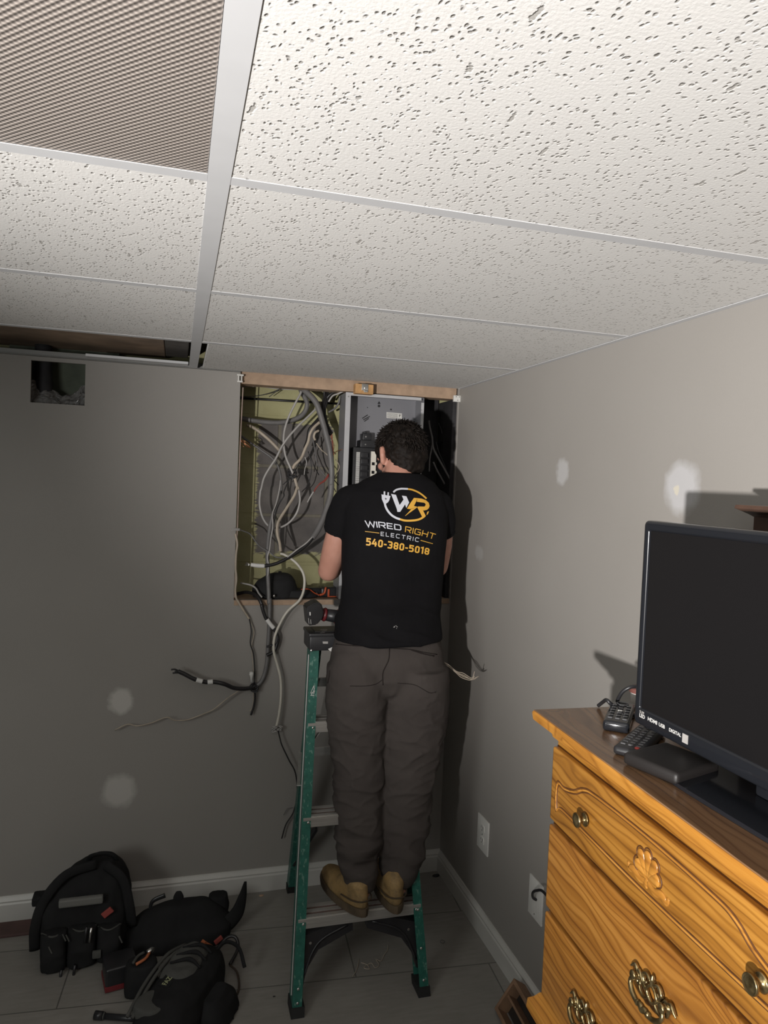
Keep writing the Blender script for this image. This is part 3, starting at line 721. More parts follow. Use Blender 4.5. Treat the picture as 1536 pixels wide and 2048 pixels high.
# horizontal wires in the upper left of the cavity
for k, l in enumerate(([(60, 330, .14), (230, 325, .14), (420, 285, .13), (600, 215, .12), (720, 180, .12)],
                       [(60, 205, .15), (300, 205, .15), (560, 235, .15), (840, 242, .13)],
                       [(420, 330, .14), (500, 270, .13), (600, 205, .12), (700, 175, .12)],
                       [(70, 165, .17), (400, 175, .17), (720, 190, .16)])):
    cable('upper_wire', ['thin wire rising to the right near the top left of the opening', 'thin pale wire strung level across the top left of the opening', 'short thin wire rising to the cable bunch at the top', 'dark wire lying level just under the header board'][k], [(Z1, l)], .0018, (M_BLACKCAB, M_LGREYCAB, M_BLACKCAB, M_BLACKCAB)[k], 'wire', 6)
bm = bmesh.new()
for k in range(9):
    rr = random.Random(90+k); c = px(*Z1((820, 200)), 1, .11)
    tube(bm, spline([c+Vector((rr.uniform(-.03, .03), rr.uniform(-.02, .02), rr.uniform(-.012, .012))) for i in range(4)], 5), .0042, 7)
tag(obj('cable_bunch', bm, M_GREYCAB, smooth=True), 'bunch of cable ends gathered under the header at top centre', 'cable', 'cables in and around the wall opening')
o = obj('dark_pipe', ntube([px(*Z1((60, 345)), 1, .18), px(*Z1((1330, 420)), 1, .18)], .0045, 8), M_BLACKCAB, smooth=True)
tag(o, 'dark level rod across the block wall near the top of the opening', 'rod')

# cap, drill and plate on the ledge -------------------------------------
c = px(553, 1190, 1, .06); M_CAP = plain('black_cotton', (.013, .013, .014), .85, bump=.3, bscale=500)
C_ = thing('cap', 'black cap lying on the wooden ledge left of the man', 'cap', (c.x, .07, oB+.0005), 0)
bm = bmesh.new()
loft(bm, [((-.005, 0, .0), .088, .060), ((-.005, 0, .03), .090, .062), ((-.000, 0, .065), .075, .053), ((.008, 0, .088), .048, .036), ((.012, 0, .096), .018, .014)], 24)
me = remesh(bm, .005, 4, lambda p, n: .004*noise.noise(p*22))
link('crown', me, M_CAP, C_, True)
bm = bmesh.new(); loft(bm, [((.085, -.005, .001), .085, .050, 2.2), ((.085, -.005, .012), .080, .048, 2.2), ((.07, -.005, .03), .06, .042, 2.2)], 24)
link('visor', remesh(bm, .004, 5), M_CAP, C_, True)
bm = lathe(bmesh.new(), [(0, .102), (.006, .101), (.007, .097), (0, .094)], 12, Matrix.Translation((.012, 0, 0))); obj('button', bm, M_CAP, C_, True)
D_ = thing('power_tool', 'black and orange power tool lying on the ledge by the man\'s elbow', 'power tool', (px(655, 1190, 1, .08).x, .075, oB+.0005))
bm = nbox((-.035, -.03, .0), (.060, .03, .040), .010, 3); box(bm, (-.10, -.022, .004), (-.03, .022, .036), .012, 3)
obj('body', bm, M_BLACKP, D_, auto=50)
bm = ntube(spline([(-.115, -.034, .033), (-.085, -.036, .034), (-.06, -.036, .018), (-.04, -.036, .010)], 5), .0022, 8)
tube(bm, spline([(-.04, -.036, .010), (-.022, -.036, .018), (-.016, -.036, .042)], 5), .0045, 8)
obj('trim_line', bm, M_ORANGE, D_, True)
bm = nbox((.034, -.036, .002), (.044, -.029, .036), .002); box(bm, (-.004, -.036, .002), (.034, -.029, .006), .001); box(bm, (-.008, -.036, .002), (.000, -.029, .034), .002)
obj('frame', bm, M_ORANGE, D_, auto=40)
for dx, dz in ((-.052, .016), (-.044, .010)): obj('screw', cyl(bmesh.new(), (dx, -.033, dz), (dx, -.030, dz), .004, 10), M_STEEL, D_)
o = obj('nail_head', lathe(bmesh.new(), [(0, .006), (.004, .005), (.005, 0), (.002, -.006), (0, -.006)], 10, Matrix.Translation(px(548, 1192, 1, -.012))), M_STEEL, smooth=True)
tag(o, 'small metal screw head on the ledge edge beside the grey cable', 'screw')
bm = bmesh.new(); box(bm, (-.075, -.012, 0), (-.047, -.0042, .020), .001); o = obj('ledge_clip', bm, M_GREYCAB)
p = px(683, 1196, 1, -.008); o.location = (p.x+.045, 0, oB-.0205); tag(o, 'grey metal clip at the ledge edge left of the man\'s waist', 'clip')

# crumpled plastic film in the small wall hole -----------------------------
t = NT('crumpled_plastic_film'); t.set(Base_Color=(.42, .41, .40), Roughness=.2, Specular_IOR_Level=.8); M_FILM = t.m
bm = bmesh.new(); nx, nz = 44, 22
vs = {}
for i in range(nx):
    for j in range(nz):
        u, v = i/(nx-1), j/(nz-1)
        x = hL-.02+u*(hR-hL+.04); q = Vector((x*26, v*3.0, 3))
        n1 = noise.noise(q)+.6*abs(noise.noise(q*2.7))+.3*abs(noise.noise(q*6))
        top = hB+.062+.022*math.sin(u*7+1)+.012*noise.noise(Vector((u*9, 0, 0)))
        vs[i, j] = bm.verts.new((x+.006*noise.noise(q+Vector((9, 0, 0))), .020+.055*v**1.3-.030*n1*(1-.3*v)+.012, hB-.03+(top-hB+.03)*v+.008*noise.noise(q*1.7)))
for i in range(nx-1):
    for j in range(nz-1): bm.faces.new((vs[i, j], vs[i+1, j], vs[i+1, j+1], vs[i, j+1]))
bmesh.ops.solidify(bm, geom=bm.faces, thickness=.0008)
o = obj('plastic_film', bm, M_FILM); tag(o, 'crumpled shiny plastic film inside the small square wall hole', 'plastic film')
o = obj('dark_duct', ntube(spline([(hL+.035, .09, hB-.10), (hL+.03, .09, hB+.05), (hL+.02, .10, hT+.08)], 6), .028, 16), M_NEARBLACK, smooth=True)
tag(o, 'dark upright duct seen inside the small square wall hole', 'duct')
o = obj('hole_backing', nbox((hL-.10, .150, hB-.12), (hR+.10, .165, hT+.07)), plain('dark_green_board', (.10, .115, .085), .8, var=.2))
tag(o, 'dark green board deep inside the small square wall hole', 'board')

# outlet plates -----------------------------------------------------------
def outlet(name, c, label, w_, h_):
    T_ = thing(name, label, 'outlet', (0, c.y, c.z))
    obj('cover_plate', nbox((-.006, -w_/2, -h_/2), (0, w_/2, h_/2), .002, 2), M_WHITEP, T_, auto=40)
    return T_
c = (px(958, 1657, 0, 0)+px(978, 1680, 0, 0))/2
T_ = outlet('wall_outlet', c, 'white duplex wall outlet low on the right wall beside the man\'s shadow', .092, .122)
for dz in (.022, -.022):
    bm = bmesh.new(); loft(bm, [((0, 0, 0), .017, .0145, 3), ((0, 0, .0025), .0165, .014, 3)], 24)
    bmesh.ops.transform(bm, matrix=Matrix.Translation((-.0058, 0, dz)) @ Matrix.Rotation(-math.pi/2, 4, 'Y') @ Matrix.Rotation(math.pi/2, 4, 'Z'), verts=bm.verts)
    R_ = obj('receptacle', bm, M_WHITEP, T_, auto=40)
    bm = nbox((-.0087, -.008, dz+.0), (-.0082, -.0055, dz+.009)); box(bm, (-.0087, .0055, dz+.001), (-.0082, .008, dz+.008)); cyl(bm, (-.0087, 0, dz-.006), (-.0082, 0, dz-.006), .0025, 10)
    obj('slot', bm, M_BLACKP, R_)
obj('screw', cyl(bmesh.new(), (-.0075, 0, 0), (-.0055, 0, 0), .003, 12), M_STEEL, T_)
c = (px(1062.5, 1786, 0, 0)+px(1085, 1812, 0, 0))/2
T_ = outlet('cable_plate', c, 'white wall plate with a black cable coming out beside the dresser', .084, .122)
obj('screw', cyl(bmesh.new(), (-.0072, 0, -.045), (-.0055, 0, -.045), .0025, 10), M_STEEL, T_)
pp = [px(1073, 1800, 0, -.007), px(1066, 1795, 0, -.018), px(1066, 1785, 0, -.030), px(1074, 1781, 0, -.038), px(1088, 1785, 0, -.040), px(1120, 1830, 0, -.035), px(1160, 1930, 0, -.03)]
o = obj('plate_cord', ntube(spline(pp, 8), .0042, 10), M_BLACKCAB, smooth=True); tag(o, 'black cord hooking from the wall plate behind the dresser', 'cord')
# ================================================================== STEP LADDER
t = NT('green_fibreglass'); n = t.noise(t.obj(), 55, 4, .6)
spk = t.ramp(t.noise(t.mapping(t.obj(), scale=(1, 1, .4)), 120, 3), [(.60, 0.0), (.66, 1.0)])
t.set(Base_Color=t.mix(t.math('MULTIPLY', spk, .5), t.ramp(n, [(.3, (.014, .085, .064)), (.7, (.026, .132, .102))]), (.20, .32, .27)), Roughness=.42); M_GREEN = t.m
t = NT('brushed_aluminium'); t.set(Base_Color=t.ramp(t.noise(t.mapping(t.obj(), scale=(.3, 12, 12)), 30, 4), [(.3, (.46, .45, .43)), (.7, (.62, .61, .58))]), Metallic=.75, Roughness=.42); M_ALU = t.m
FL, FR = Vector((-.726, -.700, 0)), Vector((-.290, -.700, 0))
TZ = 1.056
tl = px(629, 1310, 1, -.435); TL_, TR_ = Vector((tl.x-.014, -.435, TZ)), Vector((-.345, -.435, TZ))
RL, RR = Vector((-.642, -.045, 0)), Vector((-.372, -.045, 0))
QL, QR = Vector((-.630, -.355, TZ)), Vector((-.396, -.355, TZ))
LD = thing('step_ladder', 'green fibreglass step ladder with aluminium steps that the man stands on', 'ladder', (-.51, -.40, 0))
lo_ = Vector((-.51, -.40, 0))
def rail(a, b, name, sgn, w_, d_, th=.004):
    """open channel: web outside, two flanges turned inward"""
    a, b = a-lo_, b-lo_; z = (b-a).normalized(); x = Vector((sgn, 0, 0)); x = (x-z*x.dot(z)).normalized(); y = z.cross(x)
    if y.y < 0: y = -y
    bm = bmesh.new()
    prof = [(0, 0), (w_, 0), (w_, th), (th, th), (th, d_-th), (w_, d_-th), (w_, d_), (0, d_)]
    prism(bm, [a+x*p+y*q for p, q in prof], b-a)
    return obj(name, bm, M_GREEN, LD)
def foot(a, b, sgn, w_, d_):
    a, b = a-lo_, b-lo_; z = (b-a).normalized(); 
    bm = bmesh.new(); x = Vector((sgn, 0, 0))
    p = [a+x*(-.003)+Vector((0, -.004, .0005)), a+x*(w_+.003)+Vector((0, -.004, .0005)), a+x*(w_+.003)+Vector((0, d_+.004, .0005)), a+x*(-.003)+Vector((0, d_+.004, .0005))]
    prism(bm, p, z*.028); return bm
rl = rail(FL, TL_, 'front_rail', 1, .029, .062); rr_ = rail(FR+Vector((.0, 0, 0)), TR_, 'front_rail', -1, .029, .062)
bl = rail(RL, QL, 'rear_rail', 1, .026, .040); br_ = rail(RR, QR, 'rear_rail', -1, .026, .040)
for pr_, a, b, s, w_, d_ in ((rl, FL, TL_, 1, .034, .062), (rr_, FR, TR_, -1, .034, .062), (bl, RL, QL, 1, .026, .040), (br_, RR, QR, -1, .026, .040)):
    obj('foot', foot(a, b, s, w_, d_), M_BLACKR, pr_)
# rivets
def rail_at(a, b, z): return a+(b-a)*(z/(b.z-a.z))
# reinforcing strip outside the left web
a, b = rail_at(FL, TL_, .05), rail_at(FL, TL_, 1.03)
bm = bmesh.new(); bar(bm, a-lo_+Vector((-.0015, .020, 0)), b-lo_+Vector((-.0015, .020, 0)), .003, .006); obj('edge_strip', bm, M_LGREYCAB, LD)
def step(z, nm=True):
    l, r = rail_at(FL, TL_, z), rail_at(FR, TR_, z)
    x0, x1 = l.x+.004, r.x-.004; yf = l.y-.002
    bm = bmesh.new()
    # ribbed tread
    for k in range(3): box(bm, (x0-lo_.x, yf+.002+k*.027-lo_.y, z-.0035), (x1-lo_.x, yf+.002+k*.027+.015-lo_.y, z), .0006)
    box(bm, (x0-lo_.x, yf-lo_.y, z-.007), (x1-lo_.x, yf+.078-lo_.y, z-.0033))
    T = obj('step', bm, M_ALU, LD)
    obj('front_lip', nbox((x0-lo_.x, yf-.0012-lo_.y, z-.034), (x1-lo_.x, yf+.001-lo_.y, z-.0037), .0005), M_ALU, T)
    bm = bmesh.new(); 
    for k in range(2): box(bm, (x0+.002-lo_.x, yf+.0175+k*.027-lo_.y, z-.0034), (x1-.002-lo_.x, yf+.0285+k*.027-lo_.y, z-.0028))
    obj('groove_strip', bm, plain('worn_brown_grip', (.10, .06, .05), .8, var=.2), T)
    for e, s in ((l, 1), (r, -1)):
        for dz in (-.018,):
            c = e-lo_+Vector((s*.020, -.0005, dz)); c.z = z+dz
            c.y = rail_at(FL, TL_, z+dz).y-lo_.y
            bm = lathe(bmesh.new(), [(0, .003), (.003, .0026), (.0045, .001), (.0045, 0), (0, 0)], 12, Matrix.Translation(c+Vector((0, 0.0005, 0))) @ Matrix.Rotation(math.pi/2, 4, 'X'))
            obj('rivet', bm, M_STEEL, rl if s > 0 else rr_, True)
    return yf
SZ = [.264, .547, .826]
for z in SZ: step(z)
for zz, A_r, B_r, sg, e in ((.075, FL, TL_, 1, rl), (.018+.02, FL, TL_, 1, rl), (.135, FR, TR_, -1, rr_), (.045, FR, TR_, -1, rr_), (.245, FR, TR_, -1, rr_)):
    c = rail_at(A_r, B_r, zz)+Vector((sg*.015, -.0005, 0))-lo_
    obj('rivet', lathe(bmesh.new(), [(0, .003), (.003, .0026), (.0045, .001), (.0045, 0), (0, 0)], 12, Matrix.Translation(c) @ Matrix.Rotation(math.pi/2, 4, 'X')), M_STEEL, e, True)
# black plastic braces under the lowest step
for s, F_, T__ in ((1, FL, TL_), (-1, FR, TR_)):
    lowp, st = rail_at(F_, T__, .075), rail_at(F_, T__, .230)
    x0 = lowp.x+s*.020; xm = (FL.x+FR.x)/2-s*.035
    top = .236
    pts = [(x0, .075), (x0+s*.012, .075), (x0+s*.022, .115), (x0+s*.060, .165), (xm+s*.012, top-.030), (xm+s*.012, top), (xm-s*.035, top), (x0+s*.012, .205), (x0-s*-.004, .175), (x0-s*.002, .140)]
    bm = bmesh.new(); prism(bm, [Vector((x, rail_at(F_, T__, z).y+.012, z))-lo_ for x, z in pts], Vector((0, .030, 0)))
    bm.normal_update(); B_ = obj('corner_brace', bm, M_BLACKP, LD, auto=30)
    pts2 = [(x0+s*.014, .100), (x0+s*.040, .160), (x0+s*.075, .195), (xm-s*.005, top-.012)]
    obj('brace_rib', ntube(spline([Vector((x, rail_at(F_, T__, z).y+.010, z))-lo_ for x, z in pts2], 6), .0035, 6), M_BLACKP, B_, True)
    c = Vector((x0+s*.035, rail_at(F_, T__, .185).y+.0105, .187))-lo_
    obj('rivet', lathe(bmesh.new(), [(0, .002), (.004, .001), (.0045, 0), (0, 0)], 10, Matrix.Translation(c) @ Matrix.Rotation(math.pi/2, 4, 'X')), M_STEEL, B_)
# diagonal aluminium brace under the third step, spreaders and rear bars
for s, F_, T__ in ((1, FL, TL_), (-1, FR, TR_)):
    a = rail_at(F_, T__, SZ[2]-.085)+Vector((s*.012, .02, 0)); b = rail_at(F_, T__, SZ[2]-.028)+Vector((s*.055, .02, 0))
    obj('step_brace', bar(bmesh.new(), a-lo_, b-lo_, .002, .012, (0, 1, 0)), M_ALU, LD)
    a = rail_at(F_, T__, .62)+Vector((s*-.004, .05, 0)); Rl, Ql = (RL, QL) if s > 0 else (RR, QR)
    b = rail_at(Rl, Ql, .62)+Vector((s*-.004, .01, 0)); m_ = (a+b)/2-Vector((0, 0, .012))
    bm = bmesh.new(); bar(bm, a-lo_, m_-lo_, .003, .018, (1, 0, 0)); bar(bm, m_-lo_, b-lo_, .003, .018, (1, 0, 0)); obj('spreader', bm, M_ALU, LD)
for z, m_ in ((.31, M_BLACKP), (.62, M_ALU), (.90, M_ALU)):
    a, b = rail_at(RL, QL, z), rail_at(RR, QR, z)
    obj('rear_bar', nbox((a.x+.003-lo_.x, a.y+.008-lo_.y, z-.016), (b.x-.003-lo_.x, a.y+.018-lo_.y, z+.016), .002), m_, LD)
for s, Rl, Ql in ((1, RL, QL), (-1, RR, QR)):
    a = rail_at(Rl, Ql, .13)+Vector((s*.012, .012, 0)); b = rail_at(Rl, Ql, .285)+Vector((s*.085, .012, 0))
    obj('rear_brace', bar(bmesh.new(), a-lo_, b-lo_, .010, .030, (0, 1, 0)), M_BLACKP, LD)
# moulded top cap
cx0, cx1 = px(619, 1290, 1, -.445).x, -.338
bm = nbox((cx0-lo_.x, -.448-lo_.y, 1.047), (cx1-lo_.x, -.330-lo_.y, 1.100), .006, 2)
CP = obj('top_cap', bm, M_BLACKP, LD, auto=40)
obj('cap_rim', nbox((cx0-.003-lo_.x, -.451-lo_.y, 1.093), (cx1+.003-lo_.x, -.327-lo_.y, 1.106), .005, 2), M_BLACKP, CP, auto=40)
obj('tool_tray', nbox((cx0+.02-lo_.x, -.43-lo_.y, 1.1058), (cx1-.02-lo_.x, -.345-lo_.y, 1.1085), .001), M_BLACKP, CP)
def flatmark(parent, name, polys, m):
    bm = bmesh.new()
    for p in polys: bm.faces.new([bm.verts.new(q) for q in p])
    return obj(name, bm, m, parent)
yy = -.4484
flatmark(CP, 'marking', [[px(x, y, 1, yy-.0008)-lo_ for x, y in ((656, 1298), (667, 1293), (664, 1303), (660, 1302))]], M_TAPE)
flatmark(CP, 'marking', [[px(x, y, 1, yy-.0008)-lo_ for x, y in ((645, 1283), (656, 1283), (656, 1287.5), (646, 1287.5))]], M_LGREYCAB)
flatmark(CP, 'marking', [[Vector((px(x, y, 2, 1.1092).x, px(x, y, 2, 1.1092).y, 1.1092))-lo_ for x, y in q] for q in (((640, 1259), (655, 1258.5), (654, 1259.7), (641, 1260.2)), ((640, 1265.5), (650, 1264), (650, 1265), (641, 1266.5)), ((643, 1262), (654, 1260.6), (653, 1261.8), (644, 1263)))], M_LGREYCAB)
obj('rivet', lathe(bmesh.new(), [(0, .002), (.0035, .001), (.004, 0), (0, 0)], 10, Matrix.Translation(px(623, 1301, 1, yy)-lo_) @ Matrix.Rotation(math.pi/2, 4, 'X')), M_STEEL, CP)
# worn white sticker on the rail
def onrail(x, y):
    z = px(x, y, 1, -.5).z; 
    for _ in range(3): Y = rail_at(FL, TL_, z).y-.0012; z = px(x, y, 1, Y).z
    return px(x, y, 1, Y)-lo_
rr = random.Random(5); polys = []
for k in range(16):
    x = 620.5+rr.random()*8; y = 1372+rr.random()*18; y = max(y, 1390-(x-619)*2.2)
    a = 1.1+rr.random()*.3; l = 2+rr.random()*3
    polys.append([onrail(x, y), onrail(x+1.1, y+.3), onrail(x+1.1+l*.4, y-l), onrail(x+l*.4, y-l-.3)])
polys.append([onrail(621, 1390), onrail(628.5, 1390.6), onrail(628.5, 1391.8), onrail(621, 1391.2)])
flatmark(rl, 'worn_sticker', polys, M_TAPE)

# cordless drill lying on the cap -----------------------------------------
c = px(640, 1253, 1, -.40)
DR = thing('cordless_drill', 'black and red cordless drill lying on the ladder top by the man\'s hip', 'drill', (c.x, -.40, 1.1090))
def dl(x, y, yy=-.42): p = px(x, y, 1, yy); return Vector((p.x-c.x, p.y+.40, p.z-1.1090))
pts = [dl(613, 1215), dl(632, 1205), dl(643, 1207), dl(648, 1222), dl(646, 1236), dl(634, 1250), dl(617, 1252)]
bm = bmesh.new(); prism(bm, pts, Vector((0, .075, 0))); bmesh.ops.bevel(bm, geom=bm.edges[:], offset=.004, segments=2, affect='EDGES')
BT = obj('battery', bm, M_BLACKP, DR, auto=40)
flatmark(BT, 'marking', [[dl(x, y, -.4215) for x, y in q] for q in (((618.8, 1224), (621.2, 1224.3), (621.2, 1231), (619.2, 1231)), ((616.6, 1236), (617.2, 1236), (618.4, 1247.5), (617.8, 1247.5)), ((621, 1239), (621.7, 1239), (622.4, 1248), (621.7, 1248)))], M_TAPE)
p0, p1, p2, p3 = dl(643, 1228, -.38), dl(649, 1229, -.38), dl(668, 1232, -.38), dl(700, 1240, -.38)
obj('handle', ntube([p1, p2, p3], [.020, .022, .022], 20), M_BLACKP, DR, True)
obj('red_band', ntube([p0, p1, p1+(p2-p1)*.15], [.019, .024, .022], 20), plain('red_plastic', (.15, .018, .022), .4), DR, True)
q = p2+(p3-p2)*.12; obj('red_band', ntube([q, q+(p3-p2)*.2], [.0245, .0245], 20), bpy.data.materials['red_plastic'], DR, True)
p4 = dl(664, 1246, -.37); obj('motor_body', ntube([dl(690, 1246, -.37), p4+Vector((.03, 0, 0)), p4+Vector((.05, .0, 0))], .021, 18), M_BLACKP, DR, True)

# ================================================================== THE MAN
M_SKIN = NT('skin'); tt = M_SKIN; tt.set(Base_Color=tt.ramp(tt.noise(tt.obj(), 18, 4), [(.3, (.42, .205, .15)), (.7, (.50, .26, .195))]), Roughness=.5, Subsurface_Weight=.08)
tt.b.inputs['Subsurface Radius'].default_value = (.01, .004, .002); tt.bump(tt.noise(tt.obj(), 300, 3), .15, .001); M_SKIN = tt.m
def fabric(name, c0, c1, scale=7, weave=900, rough=.9):
    t = NT(name); t.set(Base_Color=t.ramp(t.noise(t.obj(), scale, 5, .6), [(.3, c0), (.7, c1)]), Roughness=rough)
    t.b.inputs['Specular IOR Level'].default_value = .12
    w1 = t.noise(t.obj(), weave, 2); w2 = t.noise(t.mapping(t.obj(), scale=(1.6, 1, .7)), 16, 4, .55, .8)
    t.bump(t.math('ADD', t.math('MULTIPLY', w1, .12), w2), .35, .006); return t.m
M_SHIRT = fabric('black_cotton_shirt', (.0055, .0052, .0060), (.0080, .0076, .0086))
M_PANTS = fabric('dark_brown_work_twill', (.052, .044, .041), (.067, .058, .053))
M_BOOT = NT('tan_boot_leather'); tt = M_BOOT
tt.set(Base_Color=tt.mix(tt.ramp(tt.noise(tt.obj(), 26, 5, .7), [(.42, 0.0), (.72, .75)]), tt.ramp(tt.noise(tt.obj(), 8, 3), [(.3, (.25, .155, .055)), (.7, (.34, .225, .095))]), (.07, .05, .03)), Roughness=.75)
tt.bump(tt.noise(tt.obj(), 70, 4), .3, .003); M_BOOT = tt.m
M_HAIR = plain('dark_brown_hair', (.0075, .0048, .0034), .7, spec=.2, var=.5, scale=60, bump=.4, bscale=300)
MAN = thing('person', 'man in black t-shirt and dark work trousers standing on the ladder, back to camera', 'person', (-.42, -.55, SZ[0]))
mo = MAN.location.copy()
def mm_(me):
    me.transform(Matrix.Translation(-mo)); return me
def ell(bm, c, r, rot=None, seg=20):
    M = Matrix.Translation(Vector(c))
    if rot is not None: M = M @ rot
    M = M @ Matrix.Diagonal((*r, 1))
    bmesh.ops.create_uvsphere(bm, u_segments=seg, v_segments=seg//2+2, radius=1, matrix=M)
def lp(segs_):
    """loft from photo silhouettes: (left px, right px, row px, depth y, fore-aft ratio)"""
    out = []
    for s in segs_:
        a, b = px(s[0], s[2], 1, s[3]), px(s[1], s[2], 1, s[3])
        hw = (b-a).length/2; out.append(((a+b)/2, hw, hw*s[4], s[5] if len(s) > 5 else 2.0))
    return out
def loft2(bm, secs, seg=28):
    rings = []
    for c, rx, ry, pw in secs:
        ring = []
        for k in range(seg):
            a = 2*math.pi*k/seg; ca, sa = math.cos(a), math.sin(a)
            ring.append(bm.verts.new(c+Vector((rx*math.copysign(abs(ca)**(2/pw), ca), ry*math.copysign(abs(sa)**(2/pw), sa), 0))))
        rings.append(ring)
    for A, B in zip(rings, rings[1:]):
        for k in range(seg): bm.faces.new((A[k], A[(k+1) % seg], B[(k+1) % seg], B[k]))
    bm.faces.new(rings[0]); bm.faces.new(rings[-1][::-1])
# joints
SHL, SHR = Vector((-.535, -.420, 1.535)), Vector((-.238, -.420, 1.532))
ELL, ELR = Vector((-.590, -.345, 1.300)), Vector((-.186, -.335, 1.315))
WRL, WRR = Vector((-.470, -.120, 1.345)), Vector((-.300, -.105, 1.360))
HD = Vector((-.347, -.352, 1.700))
# body
bm = bmesh.new()
def limb(bm, pts, rs, seg=18, flat=1.0):
    tube(bm, spline(pts, 4), rs, seg, flat=flat)
    for p, r in ((pts[0], rs[0]), (pts[-1], rs[-1])): ell(bm, p, (r*.97,)*3, seg=14)
limb(bm, [SHL, (SHL+ELL)/2+Vector((-.008, -.012, 0)), ELL], [.050, .047, .043, .036])
limb(bm, [SHR, (SHR+ELR)/2+Vector((.008, -.012, 0)), ELR], [.050, .047, .043, .036])
limb(bm, [ELL, ELL+(WRL-ELL)*.35+Vector((-.008, -.002, -.006)), WRL], [.037, .040, .034, .024, .022])
limb(bm, [ELR, ELR+(WRR-ELR)*.35+Vector((.008, -.002, -.006)), WRR], [.037, .040, .034, .024, .022])
loft2(bm, [(Vector((-.400, -.480, 1.02)), .150, .100, 2), (Vector((-.395, -.475, 1.12)), .140, .092, 2), (Vector((-.392, -.460, 1.25)), .140, .095, 2), (Vector((-.390, -.445, 1.40)), .160, .105, 2), (Vector((-.388, -.435, 1.52)), .150, .090, 2), (Vector((-.384, -.428, 1.58)), .075, .060, 2)])
limb(bm, [Vector((-.384, -.430, 1.55)), Vector((-.370, -.410, 1.61)), Vector((-.355, -.378, 1.67))], [.060, .055, .053])
for prof in ([(654, 772, 1345, -.49, 1), (657, 770, 1440, -.498, 1), (667, 764, 1530, -.515, 1), (671, 758, 1630, -.536, 1), (681, 754, 1730, -.594, 1), (690, 749, 1780, -.610, 1)],
             [(761, 896, 1345, -.49, 1), (760, 890, 1440, -.498, 1), (760, 873, 1530, -.515, 1), (759, 856, 1630, -.532, 1), (762, 840, 1730, -.588, 1), (766, 824, 1768, -.602, 1)]):
    q = lp(prof); limb(bm, [s[0] for s in q], [s[1]*.72 for s in q])
# head: turned slightly to his left, tipped forward
RH = Matrix.Rotation(math.radians(12), 4, 'Z') @ Matrix.Rotation(math.radians(-16), 4, 'X')
def hp(x, y, z): return HD + (RH @ Vector((x, y, z)))
ell(bm, hp(0, -.006, .030), (.0735, .090, .082), RH)
ell(bm, hp(0, .030, -.035), (.056, .060, .070), RH)
ell(bm, hp(0, .052, -.070), (.036, .034, .030), RH)
for s in (-1, 1):
    ell(bm, hp(s*.040, .010, -.055), (.022, .040, .030), RH)
    ell(bm, hp(s*.036, .072, -.012), (.020, .016, .016), RH)
    ell(bm, hp(s*.030, .078, .018), (.024, .014, .009), RH)
    tube(bm, [hp(s*.076, -.012, .030), hp(s*.083, -.020, .022), hp(s*.084, -.020, .0), hp(s*.079, -.008, -.022), hp(s*.074, -.002, -.028)], [.008, .010, .010, .009, .006], 10)
    ell(bm, hp(s*.076, -.008, .0), (.007, .014, .024), RH)
tube(bm, [hp(0, .085, .012), hp(0, .104, -.020), hp(0, .100, -.030)], [.009, .013, .010], 10)
ell(bm, hp(0, .086, -.050), (.022, .010, .005), RH); ell(bm, hp(0, .085, -.059), (.019, .010, .006), RH)
# hands: palm and five fingers, gripping in front of the panel
def hand(W, d, up, side):
    """W wrist, d pointing direction, up back-of-hand normal, side thumb direction"""
    d = d.normalized(); up = (up-d*up.dot(d)).normalized(); s = d.cross(up)*side
    R3 = Matrix((s, d, up)).transposed().to_4x4()
    ell(bm, W+d*.045, (.040, .050, .015), R3); limb(bm, [W-d*.005, W+d*.02], [.022, .024], 12)
    for k, (o_, L) in enumerate(((.030, .070), (.010, .078), (-.010, .073), (-.028, .058))):
        b0 = W+d*.080+s*o_; b1 = b0+d*L*.45-up*.006; b2 = b1+d*L*.25-up*L*.25; b3 = b2+d*L*.02-up*L*.28
        limb(bm, [b0-d*.02, b0, b1, b2, b3], [.0098, .0092, .0088, .0082, .0072], 10)
    t0 = W+d*.020+s*.030; t1 = t0+d*.028+s*.020-up*.008; t2 = t1+d*.026+s*.002-up*.014; t3 = t2+d*.018-s*.008-up*.008
    limb(bm, [t0-s*.012, t0, t1, t2, t3], [.013, .0125, .0115, .010, .008], 10)
hand(WRL, Vector((.55, .75, -.05)), Vector((-.6, .1, .8)), 1)
hand(WRR, Vector((-.45, .75, -.10)), Vector((.6, .1, .8)), -1)
body = link('body', mm_(remesh(bm, .0042, 3)), M_SKIN, MAN, True)
